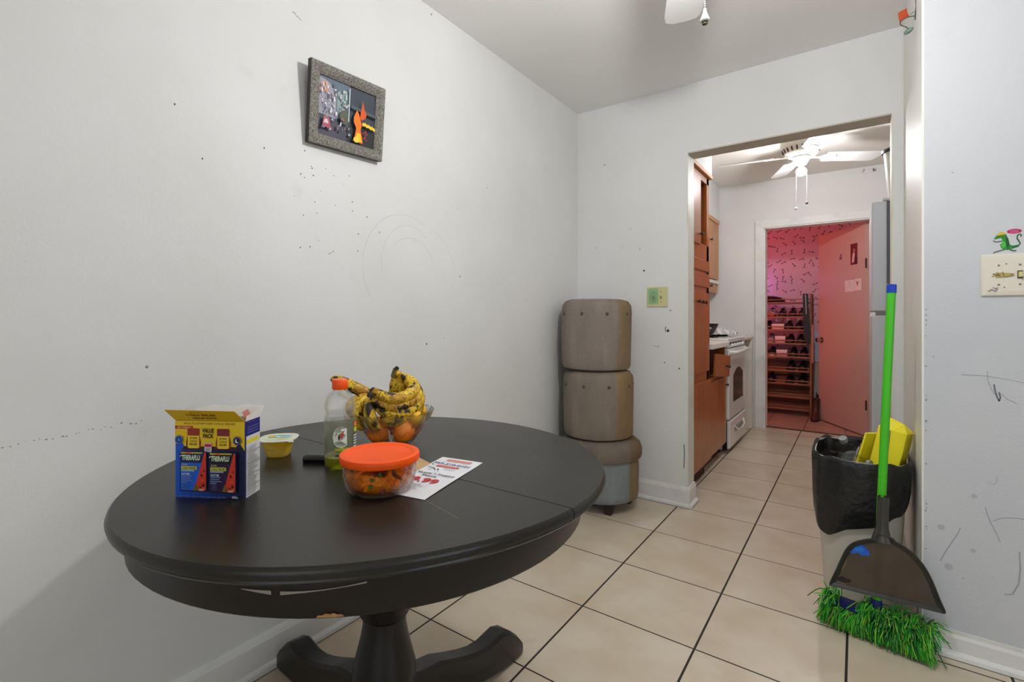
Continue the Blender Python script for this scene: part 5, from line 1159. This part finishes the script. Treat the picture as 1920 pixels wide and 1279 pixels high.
def wbox(label, x, z, w, h):
    t = thing('shoe_box', label, 'box', (x, ry0+.02, z+.0005), group='white boxes on the hall rack')
    MB().box((-w/2, 0, 0), (w/2, .16, h*.75), mat('white_box', (214, 190, 194), .6), .002).build('box_body', t); MB().box((-w/2-.002, -.002, h*.70), (w/2+.002, .162, h), mat('white_box_lid', (222, 204, 206), .6), .002).build('lid', t)
wbox('white box on the shelf under the sneaker', -.722, .965, .12, .06); wbox('white box beside the grey shoe', -.700, .812, .10, .075); wbox('white box beside the black and white shoe', -.683, .662, .105, .07)
mb = MB(); rings = []
for u, h, w in ((-.17, .01, .02), (-.14, .05, .07), (-.06, .075, .09), (.02, .07, .085), (.09, .05, .07), (.13, .012, .02)):
    rings.append([Vector((u, w*math.cos(a*PI/6), max(.001, .004+h*.5+h*.5*math.sin(a*PI/6)))) for a in range(12)])
mb.loft(rings, mat('black_leather', (22, 18, 22), .35)); o = mb.build('black_bag'); o.location = (-.785, ry0+.10, 1.2715); tag(o, 'black leather bag lying on top of the shoe rack', 'bag')
be = thing('studded_strap', 'black strap with white studs hanging down the right side of the shoe rack', 'strap', (-.44, ry0-.02, 1.36))
MB().loft([[Vector((x, y, z)) for x, y in ((-w, 0), (w, 0), (w, .012), (-w, .012))] for x0, w, z in ((0, .022, -.0), (0, .022, -.14), (0, .020, -.30), (0, .024, -.45), (0, .020, -.53), (0, .008, -.56)) for x, in ((0,),)] if False else
          [[Vector((x0+a*w, b, z)) for a, b in ((-1, -.012), (1, -.012), (1, .004), (-1, .004))] for x0, w, z in ((-.012, .026, .0), (-.010, .026, -.14), (-.002, .026, -.30), (.004, .028, -.44), (.008, .022, -.53), (.010, .008, -.56))], mat('black_strap', (16, 16, 22), .5), smooth=False).build('strap', be)
for k in range(13): MB().sphere((-.012+.0006*k, -.0135, -.018-.0165*k), .006, mat('white_stud', (214, 210, 214), .3), 8, (1, .6, 1)).build('stud', be)
bt2 = MB().box((-.398+.0, ry0-.028, .60), (-.380+.002, ry0-.022, 1.02), mat('tan_strap', (170, 118, 96), .6), .001).build('tan_belt'); tag(bt2, 'tan belt hanging beside the black studded strap', 'belt')
wb_ = MB().prism([(-.36+.13*math.cos(a*PI/20)*1.0+.02, HY-.006, .82+.12*math.sin(a*PI/20)) for a in range(21)]+[(-.47, HY-.006, .585), (-.21, HY-.006, .585)], (0, .004, 0), mat('pale_board', (206, 206, 226), .5)).build('arched_board'); tag(wb_, 'pale arched board against the wallpaper right of the shoe rack', 'board')
def boot(label, x, y, yaw):
    t = thing('ankle_boot', label, 'boot', (x, y, .0045), rot=(0, 0, D(yaw)), group='brown boots by the hall door')
    rings = []
    for z, dy, rx_, ry_ in ((.0, .0, .038, .10), (.02, .0, .040, .105), (.05, .012, .038, .088), (.085, .045, .034, .052), (.13, .055, .032, .044), (.19, .058, .035, .046), (.23, .058, .037, .05)):
        rings.append([Vector((rx_*math.cos(a*PI/8), dy+ry_*math.sin(a*PI/8), z)) for a in range(16)])
    MB().loft(rings, mat('brown_boot', (70, 40, 32), .4)).build('upper', t)
    MB().prism([(.040*math.cos(a*PI/8), .106*math.sin(a*PI/8), 0) for a in range(16)], (0, 0, .012), mat('boot_sole', (26, 20, 20), .6)).build('sole', t)
    MB().prism([(-.008, .095, .20), (.008, .095, .20), (.006, .10, .285), (-.006, .10, .285)], (0, .004, 0), mat('boot_tab', (40, 26, 22), .6)).build('pull_tab', t)
boot('left brown ankle boot beside the shoe rack on the hall floor', -.356, 6.20, -4); boot('right brown ankle boot, nearer the hall door and set further back', -.330, 6.49, -4)
